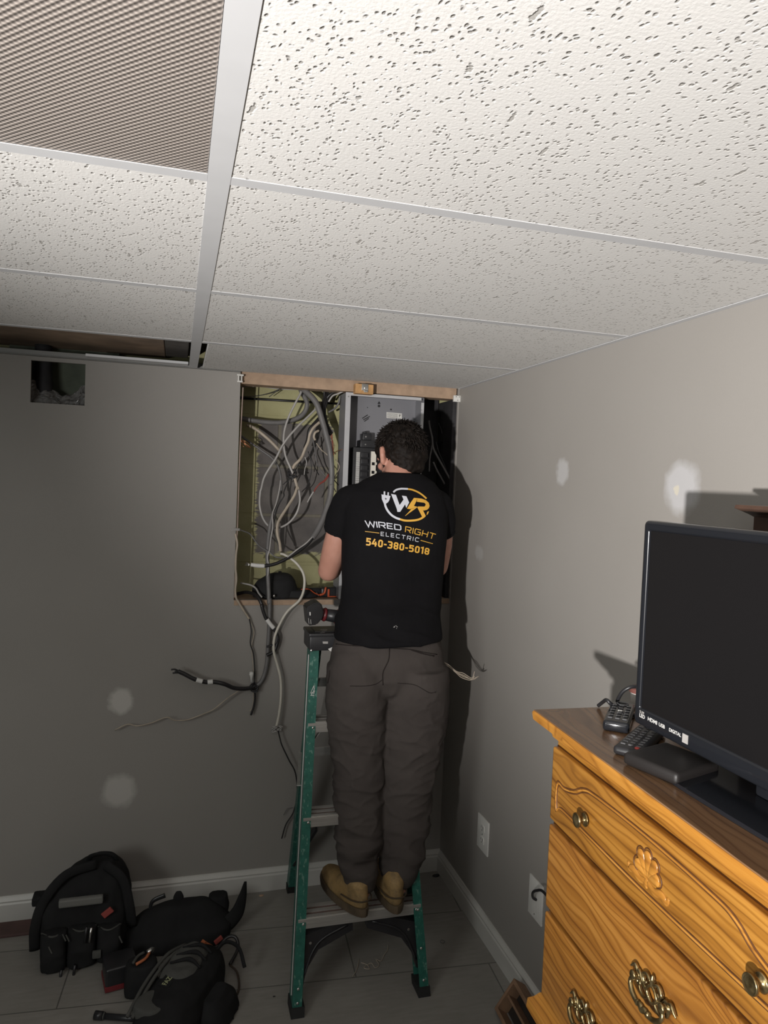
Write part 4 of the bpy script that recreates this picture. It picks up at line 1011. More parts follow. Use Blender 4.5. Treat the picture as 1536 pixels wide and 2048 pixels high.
# hair
bm = bmesh.new()
ell(bm, hp(0, -.010, .040), (.083, .098, .084), RH, 28); ell(bm, hp(0, -.052, .0), (.072, .052, .062), RH, 24); ell(bm, hp(-.0, .035, .085), (.055, .055, .035), RH, 20)
ell(bm, hp(0, -.055, -.040), (.060, .034, .036), RH, 20)
for s in (-1, 1): ell(bm, hp(s*.068, .012, .035), (.016, .034, .034), RH, 14)
rr = random.Random(3)
def hd(p, n):
    q = p*30; v = noise.noise(Vector((q.x*1.0, q.y, q.z*1.0)))
    return .0065*v+.004*noise.noise(p*75)+.0025*noise.noise(p*160)
hair = link('hair', mm_(remesh(bm, .0038, 2, hd)), M_HAIR, MAN, True)
bm = bmesh.new()   # locks that break the outline
for k in range(900):
    a = rr.uniform(0, 2*math.pi); b = rr.uniform(-.62, 1.35)
    x, y, z = math.cos(b)*math.cos(a), math.cos(b)*math.sin(a), math.sin(b)
    if y > .35 and z < .35: continue
    if z < -.1 and abs(x) > .86: continue
    c = Vector((x*.081, y*.096-.010, z*.086+.036)); 
    if z < 0: c.z = z*.085+.030; c.x *= .93
    nrm = Vector((x, y, z)); tg = nrm.cross(Vector((rr.uniform(-.4, .4), rr.uniform(-.4, .4), 1))).cross(nrm).normalized()*-1
    side = nrm.cross(tg)*rr.uniform(-.9, .9)
    L = rr.uniform(.012, .026); 
    pts = [hp(*(c-nrm*.004)), hp(*(c+tg*L*.4+side*L*.25+nrm*.0035)), hp(*(c+tg*L*.75+side*L*.5+nrm*.005)), hp(*(c+tg*L+side*L*.8+nrm*rr.uniform(.002, .014)))]
    tube(bm, pts, [.0034, .0034, .0024, .0008], 5, flat=.6)
me_ = bpy.data.meshes.new('locks'); bm.to_mesh(me_); bm.free(); o = link('hair_locks', mm_(me_), M_HAIR, hair, True); o.parent = hair
# t-shirt ------------------------------------------------------------------
bm = bmesh.new()
loft2(bm, lp([(670, 879, 1277, -.480, .74, 2.2), (671, 878, 1262, -.480, .72, 2.2), (675, 877, 1235, -.475, .66, 2.2), (682, 880, 1200, -.470, .58, 2.2), (684, 884, 1160, -.462, .58, 2.2), (684, 887, 1110, -.455, .60, 2.3), (683, 890, 1060, -.450, .60, 2.4), (682, 892, 1020, -.445, .56, 2.4), (697, 884, 985, -.440, .52, 2.2), (725, 868, 962, -.432, .50, 2), (757, 843, 946, -.425, .58, 2)]), 36)
# rounded upper back and shoulders
for a, b, r in ((Vector((-.385, -.425, 1.585)), SHL+Vector((.012, -.006, .010)), .052), (Vector((-.385, -.425, 1.585)), SHR+Vector((-.012, -.006, .010)), .052)):
    limb(bm, [a, (a+b)/2+Vector((0, -.004, -.002)), b], [.056, r, .060], 16)
ell(bm, (-.388, -.470, 1.49), (.135, .055, .090)); ell(bm, (-.47, -.482, 1.47), (.055, .042, .065)); ell(bm, (-.305, -.480, 1.47), (.055, .042, .065))
# sleeves
for S_, E_ in ((SHL, ELL), (SHR, ELR)):
    s = -1 if S_ is SHL else 1
    e = S_+(E_-S_)*.42
    limb(bm, [S_, (S_+e)/2+Vector((s*.006, -.006, .004))], [.066, .064], 18)
    tube(bm, spline([S_+Vector((0, 0, .0)), (S_+e)/2+Vector((s*.007, -.005, 0)), e+Vector((s*.001, -.005, 0))], 4), [.064, .064, .0605], 20)
def sd(p, n):
    v = noise.noise(Vector((p.x*7, p.y*5, p.z*11)))*.004
    z = (1.30-p.z)
    w_ = max(0, min(1, z*5))
    v += w_*.0085*math.sin((p.z*62 + p.x*22 + 3.2*noise.noise(p*6)))*max(0, noise.noise(Vector((p.x*4+3, p.y, p.z*7)))+.35)
    rg = 1-abs(noise.noise(Vector((p.x*8+p.z*7, p.y*5, p.z*15+1))))*3.6
    if rg > 0: v += .0045*rg*rg*w_
    return v
shirt_me = remesh(bm, .0055, 6, sd)
# cut the neck hole and hem edge are given by the loft ends; lengthen nothing
shirt = link('t_shirt', mm_(shirt_me), M_SHIRT, MAN, True)
# collar and sleeve hems as seams
nk = Vector((-.377, -.418, 1.603))
ring = [nk+Vector((.062*math.cos(a), .056*math.sin(a), .010*math.sin(a)+.014*abs(math.cos(a))-.004)) for a in [i*math.pi/12 for i in range(24)]]
o = obj('collar', ntube(ring, .0075, 10, closed=True, flat=1.0), M_SHIRT, shirt, True); o.data.transform(Matrix.Translation(-mo))
for S_, E_ in ((SHL, ELL), (SHR, ELR)):
    e = S_+(E_-S_)*.42; z = (E_-S_).normalized(); x = z.orthogonal().normalized(); y = z.cross(x)
    s = -1 if S_ is SHL else 1
    o = obj('sleeve_hem', ntube([e+Vector((s*.001, -.005, 0))-z*.004+x*.0605*math.cos(a)+y*.0605*math.sin(a) for a in [i*math.pi/12 for i in range(24)]], .0042, 8, closed=True), M_SHIRT, shirt, True)
    o.data.transform(Matrix.Translation(-mo))
# trousers -----------------------------------------------------------------
bm = bmesh.new()
loft2(bm, lp([(677, 874, 1256, -.478, .56, 2.3), (667, 879, 1290, -.480, .62, 2.3), (661, 884, 1320, -.482, .62, 2.2), (657, 889, 1345, -.484, .58, 2.1), (665, 884, 1372, -.488, .50, 2), (690, 860, 1392, -.486, .34, 2), (720, 830, 1402, -.484, .20, 2)]), 36)
loft2(bm, lp([(654, 772, 1330, -.490, 1.15), (653, 773, 1360, -.490, 1.15), (654, 771, 1400, -.492, 1.08), (657, 770, 1440, -.498, 1.0), (663, 768, 1480, -.506, .92), (667, 765, 1530, -.515, .90), (670, 765, 1580, -.524, .92), (671, 766, 1630, -.536, .95), (674, 762, 1680, -.560, .97), (681, 754, 1730, -.594, .97), (689, 752, 1760, -.606, .95), (692, 749, 1778, -.610, .95)]), 28)
loft2(bm, lp([(761, 892, 1330, -.490, 1.08), (761, 896, 1360, -.490, 1.08), (761, 894, 1400, -.492, 1.0), (760, 890, 1440, -.498, .92), (759, 882, 1480, -.506, .86), (760, 873, 1530, -.515, .86), (757, 862, 1580, -.522, .90), (754, 857, 1630, -.532, .93), (755, 850, 1680, -.556, .95), (762, 840, 1730, -.588, .97), (765, 829, 1755, -.598, .95), (767, 823, 1768, -.602, .95)]), 28)
# buttocks
c = px(715, 1352, 1, -.545); ell(bm, c+Vector((0, .030, 0)), (.088, .088, .105)); c = px(826, 1360, 1, -.545); ell(bm, c+Vector((0, .030, 0)), (.092, .088, .105))
def pd(p, n):
    z = p.z; v = noise.noise(Vector((p.x*9, p.y*6, p.z*9)))*.005
    k = max(0, min(1, (1.0-z)*4))
    f = math.sin(z*58+p.x*30*(1 if p.x > -.41 else -1)+4*noise.noise(Vector((p.x*5, p.y*5, z*4))))
    v += k*.0075*f*max(0, noise.noise(Vector((p.x*6, p.y*3+2, z*6)))+.30)
    rg = 1-abs(noise.noise(Vector((p.x*9+z*5, p.y*6, z*17+3))))*3.4
    if rg > 0: v += .0062*rg*rg*(.25+.75*k)
    rg = 1-abs(noise.noise(Vector((p.x*13-z*9, p.y*7+4, z*24+8))))*4.0
    if rg > 0: v += .0034*rg*rg*k
    b = max(0, 1-abs(z-.42)/.14); v += .006*b*math.sin(z*95+p.x*18+3*noise.noise(p*9))
    return v*max(0, min(1, (z-.325)/.09))
pants = link('trousers', mm_(remesh(bm, .0055, 14, pd)), M_PANTS, MAN, True)
# seams, waistband, pocket welts and painted fold shade drawn on the cloth surface as thin raised cords
def bvh_of(o):
    dg = bpy.context.evaluated_depsgraph_get()
    b = bmesh.new(); b.from_mesh(o.data); bmesh.ops.transform(b, matrix=Matrix.Translation(mo), verts=b.verts)
    T = BVHTree.FromBMesh(b); b.free(); return T
BP, BS = bvh_of(pants), bvh_of(shirt)
def hit(T, x, y, off=.001):
    d = (CF+CR*((x-768)/FPX)-CU*((y-1024)/FPX)).normalized()
    loc, nn, i, dist = T.ray_cast(CAM, d)
    if loc is None: return None
    return loc - d*off
def seam(name, T, par, pix, r, m, off=.0004, n=6):
    P2 = spline([(x, y, 0) for x, y in pix], n); pts = [hit(T, p.x, p.y, off) for p in P2]; pts = [p-mo for p in pts if p is not None]
    if len(pts) > 2: return obj(name, ntube(pts, r, 6), m, par, True)
M_SEAMFOLD = fabric('seam_and_fold_shade', (.020, .016, .015), (.028, .023, .021))
M_PBAND = fabric('faded_waistband', (.060, .052, .047), (.075, .066, .060))
seam('waist_seam', BP, pants, [(672, 1288), (702, 1291), (740, 1292), (779, 1296), (820, 1299), (845, 1304), (874, 1309)], .0016, M_SEAMFOLD)
seam('centre_seam', BP, pants, [(779, 1297), (777, 1320), (766, 1345), (766, 1370)], .0018, M_SEAMFOLD)
seam('pocket_welt', BP, pants, [(822, 1300), (845, 1307), (868, 1312)], .0022, M_SEAMFOLD)
seam('pocket_welt', BP, pants, [(705, 1291), (735, 1292), (775, 1295)], .0022, M_SEAMFOLD)
seam('leg_fold_shade', BP, pants, [(700, 1372), (730, 1372), (752, 1368), (764, 1360)], .0012, M_SEAMFOLD)  # dark cords painted in for the shade of the seat folds
seam('leg_fold_shade', BP, pants, [(795, 1366), (830, 1370), (858, 1385), (872, 1384)], .0012, M_SEAMFOLD)
0 and seam('knee_fold', BP, pants, [(795, 1470), (812, 1482), (834, 1492)], .0016, M_SEAMFOLD)
0 and seam('knee_fold', BP, pants, [(690, 1480), (715, 1478), (745, 1462)], .0016, M_SEAMFOLD)
seam('cargo_flap', BP, pants, [(660, 1340), (659, 1352), (656, 1366)], .0022, M_SEAMFOLD)
0 and seam('side_seam', BP, pants, [(868, 1430), (862, 1470), (848, 1530)], .0014, M_SEAMFOLD)
0 and seam('ankle_fold', BP, pants, [(695, 1705), (712, 1712), (738, 1700)], .002, M_SEAMFOLD)
0 and seam('ankle_fold', BP, pants, [(765, 1660), (790, 1668), (826, 1664)], .002, M_SEAMFOLD)
for x, y in ((779, 1284),):
    q = [hit(BP, x+dx, y+dy, .0015) for dx, dy in ((-3, -12), (3, -12), (3, 12), (-3, 12))]
    if all(p is not None for p in q):
        bm = bmesh.new(); prism(bm, [p-mo for p in q], Vector((0, -.002, 0))); obj('belt_loop', bm, M_PBAND, pants)
# white smudge on the shirt tail
q = hit(BS, 791, 1254, .0012)
if q is not None:
    bm = bmesh.new()
    for k in range(7):
        a, b = random.Random(k).uniform(-4, 4), random.Random(k+9).uniform(-3, 3)
        p = hit(BS, 791+a, 1254+b, .0014)
        if p is not None: ell(bm, p-mo, (.0012+.001*(k % 2), .0006, .001), seg=8)
    obj('dust_smudge', bm, M_LGREYCAB, shirt)
# boots ---------------------------------------------------------------------
def boot(heel, toe, label=None):
    zt = SZ[0]+.0006; h, t_ = Vector((heel[0], heel[1], zt)), Vector((toe[0], toe[1], zt))
    d = (t_-h); L = d.length; d.normalize(); s = d.cross(Vector((0, 0, 1)))
    def bp(u, v, z): return h+d*(u*L)+s*v+Vector((0, 0, z))-mo
    def ring(u0, u1, wd, z, n=24, wt=None):
        wt = wt or wd
        c, a = (u0+u1)/2, (u1-u0)/2
        return [bp(c+a*math.cos(2*math.pi*k/n), (wd*(1-.5*(1+math.cos(2*math.pi*k/n)))+wt*.5*(1+math.cos(2*math.pi*k/n)))*math.sin(2*math.pi*k/n), z) for k in range(n)]
    def ringloft(bm, rs):
        V = [[bm.verts.new(p) for p in r] for r in rs]; n = len(V[0])
        for A, B in zip(V, V[1:]):
            for k in range(n): bm.faces.new((A[k], A[(k+1) % n], B[(k+1) % n], B[k]))
        bm.faces.new(V[0]); bm.faces.new(V[-1][::-1])
    bm = bmesh.new()
    ringloft(bm, [ring(.0, 1, .040, .022, wt=.044), ring(-.01, .99, .041, .040, wt=.043), ring(.0, .90, .039, .060, wt=.037), ring(.015, .58, .038, .075, wt=.032), ring(.03, .44, .035, .092, wt=.030), ring(.12, .40, .022, .115, wt=.022)])
    B_ = link('boot', remesh(bm, .0045, 3, lambda p, n: .0012*noise.noise(p*40)), M_BOOT, MAN, True)
    if label: B_['label'] = label
    bm = bmesh.new(); ringloft(bm, [ring(-.02, 1.02, .042, .0, wt=.047), ring(-.03, 1.03, .043, .014, wt=.048), ring(-.02, 1.02, .042, .025, wt=.047)])
    obj('sole', bm, plain('brown_boot_sole', (.075, .052, .030), .8, var=.3, scale=30), B_, auto=40)
    obj('heel_seam', ntube(spline([bp(.30, -.042, .045), bp(.10, -.036, .050), bp(.0, -.020, .052), bp(-.02, 0, .052), bp(.0, .020, .052), bp(.10, .036, .050), bp(.30, .042, .045)], 5), .0022, 6), plain('boot_stitching', (.05, .033, .018), .8), B_, True)
    obj('ankle_collar', ntube([bp(.28+.20*math.cos(a), .029*math.sin(a), .070) for a in [i*math.pi/10 for i in range(20)]], .004, 8, closed=True), M_BOOT, B_, True)
    return B_
hl_ = px(726, 1836, 2, SZ[0])
boot((hl_.x+.006, hl_.y+.004), (hl_.x-.072, hl_.y+.250)); hr_ = px(795, 1830, 2, SZ[0]); boot((hr_.x, hr_.y+.006), (hr_.x+.012, hr_.y+.265))
# printed back -----------------------------------------------------------------
M_PW = plain('white_shirt_print', (.56, .57, .62), .6); M_PO = plain('amber_shirt_print', (.66, .36, .05), .6)
def seg_quads(strokes, w_):
    """strokes: polylines in letter space -> thick quads with mitred joins"""
    out = []
    for st in strokes:
        P = [Vector((x, y)) for x, y in st]; n = len(P); L_, R_ = [], []
        for i in range(n):
            d0 = (P[i]-P[i-1]).normalized() if i else (P[1]-P[0]).normalized()
            d1 = (P[i+1]-P[i]).normalized() if i < n-1 else d0
            t_ = (d0+d1); t_ = t_.normalized() if t_.length > .2 else d1; nn = Vector((-t_.y, t_.x))
            m_ = (w_/2)/max(.45, nn.dot(Vector((-d1.y, d1.x))))
            L_.append(P[i]+nn*m_); R_.append(P[i]-nn*m_)
        for i in range(n-1): out.append([L_[i], L_[i+1], R_[i+1], R_[i]])
    return out
G = {'W': (1.35, [[(0, 0), (.30, 1), (.675, .15), (1.05, 1), (1.35, 0)]]), 'I': (.1, [[(.05, 0), (.05, 1)]]),
 'R': (1, [[(.05, 1), (.05, .05), (.85, .05), (.95, .15), (.95, .42), (.85, .55), (.25, .55)], [(.55, .55), (.95, 1)]]),
 'E': (.85, [[(.85, .06), (.05, .06), (.05, .94), (.85, .94)], [(.05, .5), (.75, .5)]]),
 'D': (1, [[(.0, .06), (.8, .06), (.95, .22), (.95, .78), (.8, .94), (.05, .94), (.05, .2)]]),
 'G': (1, [[(.95, .06), (.15, .06), (.05, .18), (.05, .82), (.15, .94), (.95, .94), (.95, .5), (.5, .5)]]),
 'H': (.95, [[(.05, 0), (.05, 1)], [(.9, 0), (.9, 1)], [(.05, .5), (.9, .5)]]), 'T': (.95, [[(0, .06), (.95, .06)], [(.475, .06), (.475, 1)]]),
 'L': (.8, [[(.05, 0), (.05, .94), (.8, .94)]]), 'C': (.95, [[(.95, .12), (.75, .04), (.2, .06), (.05, .25), (.05, .75), (.2, .94), (.75, .96), (.95, .88)]]),
 '5': (.62, [[(.6, .09), (.1, .09), (.1, .45), (.45, .42), (.53, .55), (.53, .8), (.42, .91), (.0, .91)]]),
 '4': (.66, [[(.36, .0), (.06, .66), (.66, .66)], [(.48, .35), (.48, 1)]]), '-': (.36, [[(0, .55), (.36, .55)]]),
 '0': (.62, [[(.1, .25), (.22, .09), (.42, .09), (.53, .2), (.53, .8), (.42, .91), (.2, .91), (.1, .8), (.1, .2)]]),
 '3': (.62, [[(.0, .09), (.45, .09), (.53, .2), (.53, .4), (.42, .5), (.2, .5)], [(.42, .5), (.53, .6), (.53, .8), (.42, .91), (.0, .91)]]),
 '8': (.62, [[(.1, .2), (.2, .09), (.43, .09), (.53, .2), (.53, .38), (.43, .5), (.2, .5), (.1, .38), (.1, .2)], [(.2, .5), (.1, .62), (.1, .8), (.2, .91), (.43, .91), (.53, .8), (.53, .62), (.43, .5)]]),
 '1': (.36, [[(.0, .15), (.26, .04), (.26, 1)]])}
def word(txt, corners, w_, gap, widths=None):
    """letters between a top-left, top-right, bottom-right, bottom-left frame (bent downward to the right like the cloth)"""
    tot = sum(G[ch][0] for ch in txt)+gap*(len(txt)-1); tl, tr, brr, bll = [Vector(c) for c in corners]
    polys = []; x = 0
    for ch in txt:
        wd, st = G[ch]
        for q in seg_quads(st, w_):
            pp = []
            for v in q:
                u = (x+v.x)/tot; vv = v.y
                top = tl+(tr-tl)*u; bot = bll+(brr-bll)*u; p = top+(bot-top)*vv
                p = p+Vector((0, -1))*(.9*4*u*(1-u))
                pp.append(p)
            polys.append(pp)
        x += wd+gap
    return polys
def on_shirt(name, polys, m, off=.0021, sub=1):
    bm = bmesh.new()
    for q in polys:
        P2 = [Vector((p[0], p[1])) for p in q]
        if len(P2) == 4:
            # subdivide long quads so they lie on the cloth
            n = max(1, int(max((P2[0]-P2[1]).length, (P2[2]-P2[3]).length)/5))
            for i in range(n):
                a, b = P2[0].lerp(P2[1], i/n), P2[0].lerp(P2[1], (i+1)/n); c, d = P2[3].lerp(P2[2], (i+1)/n), P2[3].lerp(P2[2], i/n)
                h = [hit(BS, v.x, v.y, off) for v in (a, b, c, d)]
                if all(k is not None for k in h): bm.faces.new([bm.verts.new(k-mo) for k in h])
        else:
            h = [hit(BS, v.x, v.y, off) for v in P2]
            if all(k is not None for k in h):
                f = bm.faces.new([bm.verts.new(k-mo) for k in h])
    bmesh.ops.triangulate(bm, faces=[f for f in bm.faces if len(f.verts) > 4])
    me = bpy.data.meshes.new(name); bm.to_mesh(me); bm.free(); return link(name, me, m, shirt)
on_shirt('wordmark_white', word('WIRED', [(730, 1041), (802, 1050), (802.5, 1061), (733, 1053.5)], .17, .22), M_PW)
on_shirt('wordmark_amber', word('RIGHT', [(811, 1052.5), (872, 1068), (868, 1079), (810, 1064)], .13, .24), M_PO)
on_shirt('subtitle', word('ELECTRIC', [(761.5, 1063.5), (838.5, 1076), (837, 1084), (761.5, 1071.5)], .15, .50), M_PW)
on_shirt('rule_lines', [[(730, 1062.2), (758.5, 1065.6), (758.5, 1066.8), (730, 1063.2)], [(841.5, 1080), (866, 1087), (865.5, 1088), (841, 1081.2)]], M_PO)
on_shirt('phone_number', word('540-380-5018', [(733, 1075.5), (859.5, 1097), (857.5, 1110), (732, 1090.5)], .20, .16), M_PO)
cr = crop(740, 960, 10.971)
def C4(l): return [cr(p) for p in l]
def arc(p, w_):
    P2 = spline([(x, y, 0) for x, y in p], 5); return seg_quads([[(q.x, q.y) for q in P2]], w_)
ac = lambda p, w_: [[cr((v.x, v.y)) for v in q] for q in arc(p, w_)]
on_shirt('logo_ring_white', ac([(512, 268), (580, 215), (680, 192), (760, 193), (832, 196)], 40)+ac([(322, 500), (345, 590), (400, 690), (480, 775), (570, 830), (660, 862)], 46)
   + [C4([(300, 250), (335, 250), (335, 330), (300, 325)]), C4([(385, 268), (415, 272), (412, 345), (380, 340)]), C4([(250, 315), (452, 352), (440, 385), (256, 340)]),
      C4([(256, 340), (440, 385), (425, 440), (260, 420)]), C4([(260, 420), (425, 440), (395, 490), (290, 490)]), C4([(290, 490), (395, 490), (350, 520), (308, 520)])], M_PW)
on_shirt('logo_ring_amber', ac([(832, 198), (930, 215), (1060, 270), (1150, 330), (1240, 408)], 36)+ac([(655, 860), (760, 888), (880, 892), (1010, 880), (1110, 850), (1200, 790)], 44)+[C4([(1255, 700), (1295, 685), (1275, 740), (1240, 775)])], M_PO)
on_shirt('logo_w', [C4([(462, 305), (570, 325), (650, 550), (590, 640)]), C4([(590, 640), (650, 550), (662, 700), (600, 700)]), C4([(650, 550), (735, 430), (770, 535), (662, 700)]),
   C4([(700, 342), (800, 358), (860, 495), (735, 430)]), C4([(735, 430), (860, 495), (845, 520), (770, 535)]), C4([(770, 535), (845, 520), (800, 610), (790, 600)])], M_PW)
on_shirt('logo_r', [C4([(965, 392), (1040, 398), (1010, 480), (890, 500)]), C4([(890, 500), (1010, 480), (965, 570), (812, 628)]), C4([(812, 628), (965, 570), (1050, 590), (870, 640)]), C4([(900, 640), (1050, 590), (870, 720), (860, 700)]), C4([(890, 660), (960, 650), (775, 790), (770, 785)]),
   C4([(1040, 398), (1140, 410), (1190, 500), (1025, 476)]), C4([(1140, 410), (1230, 445), (1222, 525), (1190, 500)]), C4([(1230, 445), (1290, 500), (1222, 545), (1215, 525)]), C4([(1290, 500), (1308, 570), (1290, 620), (1222, 545)]),
   C4([(1222, 545), (1290, 620), (1250, 655), (1195, 585)]), C4([(1195, 585), (1250, 655), (1190, 668), (1090, 660)]), C4([(1060, 580), (1195, 583), (1190, 640), (1040, 605)]), C4([(1040, 605), (1140, 620), (1225, 790), (1140, 800)]), C4([(1140, 800), (1225, 790), (1180, 835), (1145, 815)])], M_PO)
on_shirt('bolt_mark', [C4([(345, 385), (322, 415), (345, 415)]), C4([(343, 405), (372, 408), (342, 440)])], M_SHIRT, .0029)
# wires sticking out of the right hip pocket
bm = bmesh.new()
for k in range(4):
    d = [(0, 0), (6, 6), (-5, 9), (3, -7)][k]
    pts = [px(*R2((x+d[0]*u, y+d[1]*u)), 1, yv) for x, y, yv, u in ((1100, 500, -.46, .2), (1160, 517, -.50, .6), (1230, 545+12*(k % 2), -.50, 1), (1290, 600, -.50, .6), (1335, 630-14*(k % 2), -.50, 1.2), (1400, 650, -.50, 1), (1455-12*k, 630-8*k, -.50, 1.5))]
    tube(bm, spline([p-mo for p in pts], 6), .0014, 6)
o = obj('pocket_wires', bm, M_BEIGECAB, None, True); o.location = mo; tag(o, 'twisted thin wires sticking out of the man\'s right hip pocket', 'wire')
# ================================================================== DRESSER
def pine(name, dark, mid, light_, rough=.32, seed=0.0, coat=.35):
    t = NT(name); g = t.mapping(t.obj(), loc=(seed, seed*1.7, seed*.6))
    # knots stretch the grain around them
    vk = t.n.new('ShaderNodeTexVoronoi'); t.link(t.mapping(g, scale=(1, .42, 1)), vk.inputs['Vector']); vk.inputs['Scale'].default_value = 6.5
    kd = vk.outputs['Distance']
    pull_ = t.math('MULTIPLY', t.ramp(kd, [(0.0, 1.0), (.30, 0.0)]), .075)
    s = t.sep(g)
    zz = t.math('ADD', t.math('ADD', s[2], t.math('MULTIPLY', s[0], .6)), t.math('ADD', pull_, t.math('MULTIPLY', t.noise(t.mapping(g, scale=(1, .32, 1)), 5.5, 3), .13)))
    band = t.math('MULTIPLY', t.math('ADD', t.math('SINE', t.math('MULTIPLY', zz, 2*math.pi*30)), 1.0), .5)
    zb = t.math('ADD', zz, t.math('MULTIPLY', t.noise(t.mapping(g, scale=(2, .3, 2)), 9, 3), .03))
    band2 = t.math('MULTIPLY', t.math('ADD', t.math('SINE', t.math('MULTIPLY', zb, 2*math.pi*78)), 1.0), .5)
    broad = t.noise(t.mapping(g, scale=(1.5, .25, 1.5)), 7, 4, .55, .4)
    fine = t.noise(t.mapping(g, scale=(12, .5, 12)), 34, 5)
    v = t.math('ADD', t.math('ADD', t.math('MULTIPLY', t.math('POWER', band, 2.0), .20), t.math('MULTIPLY', t.math('POWER', band2, 5.0), .26)), t.math('ADD', t.math('MULTIPLY', broad, .52), t.math('MULTIPLY', fine, .22)))
    c = t.ramp(v, [(.22, light_), (.46, mid), (.90, dark)])
    knot = t.ramp(kd, [(.03, 1.0), (.075, 0.0)])
    c = t.mix(t.math('MULTIPLY', knot, .85), c, tuple(q*.35 for q in dark))
    t.set(Base_Color=c, Roughness=rough); t.b.inputs['Coat Weight'].default_value = coat; t.b.inputs['Coat Roughness'].default_value = .22
    t.bump(v, .06, .002); return t.m
M_PINE = pine('honey_pine', (.13, .046, .008), (.33, .142, .022), (.47, .225, .042))
M_PINE_LIT = pine('honey_pine_lit_edge', (.24, .09, .015), (.46, .20, .032), (.58, .28, .06), seed=3.1)  # same wood coloured brighter, as light catches the moulded edges
M_PINE_DIM = pine('honey_pine_dim_top', (.11, .055, .026), (.20, .108, .052), (.27, .155, .078), rough=.24, seed=5.3)  # same wood toned darker for how light falls on the top
M_GROOVE = plain('groove_stain_and_gap_shade', (.10, .038, .012), .5, var=.3, scale=60)
t = NT('aged_brass'); t.set(Base_Color=t.ramp(t.noise(t.obj(), 90, 4), [(.35, (.16, .11, .045)), (.65, (.42, .33, .17))]), Metallic=.9, Roughness=.26); M_BRASS = t.m
DW, DD, DT = .625, .365, 1.192
DS = thing('dresser', 'honey pine chest of drawers with brass pulls against the right wall', 'dresser', (-.404, -1.583, 0), math.radians(-2.8))
bm = nbox((0.004, -DW+.002, .06), (DD, -.002, 1.150), .002)
obj('case', bm, M_PINE, DS)
# moulded top: stepped ogee edge swept by stacking slabs
bm = bmesh.new()
prof = [(1.148, .004), (1.156, .006), (1.160, .013), (1.166, .022), (1.172, .026), (1.173, .032), (1.186, .034), (1.190, .032)]
rings = []
for z, o_ in prof:
    rings.append([bm.verts.new(q) for q in ((-o_, o_, z), (DD, o_, z), (DD, -DW-o_, z), (-o_, -DW-o_, z))])
for A, B in zip(rings, rings[1:]):
    for k in range(4): bm.faces.new((A[k], A[(k+1) % 4], B[(k+1) % 4], B[k]))
bm.faces.new(rings[0]); bm.faces.new(rings[-1])
obj('top_moulding', bm, M_PINE_LIT, DS, auto=25)
obj('top_panel', nbox((-.0315, -DW-.0315, 1.1895), (DD, .0315, DT), .001), M_PINE_DIM, DS)
bm = bmesh.new(); prof = [(.622, .026), (.640, .024), (.646, .014), (.655, .006), (.658, .0)]; rings = []
for z, o_ in prof: rings.append([bm.verts.new(q) for q in ((-o_, o_*.6, z), (DD, o_*.6, z), (DD, -DW-o_*.6, z), (-o_, -DW-o_*.6, z))])
for A, B in zip(rings, rings[1:]):
    for k in range(4): bm.faces.new((A[k], A[(k+1) % 4], B[(k+1) % 4], B[k]))
bm.faces.new(rings[0]); bm.faces.new(rings[-1]); obj('waist_moulding', bm, M_PINE_LIT, DS, auto=25)
obj('plinth', nbox((-.02, -DW-.015, 0), (DD, .015, .075), .004), M_PINE_LIT, DS)
def knob(par, y, z):
    M = Matrix.Translation((-.013, y, z)) @ Matrix.Rotation(-math.pi/2, 4, 'Y')
    obj('knob', lathe(bmesh.new(), [(r_*.78, h_*.72) for r_, h_ in [(0, 0), (.0145, 0), (.0150, .002), (.013, .004), (.0075, .006), (.0065, .013), (.0120, .0165), (.0150, .0185), (.0158, .0215), (.0150, .0240), (.0135, .0245), (.0130, .0238), (.0095, .0262), (.004, .0278), (0, .028)]], 32, M), M_BRASS, par, True)
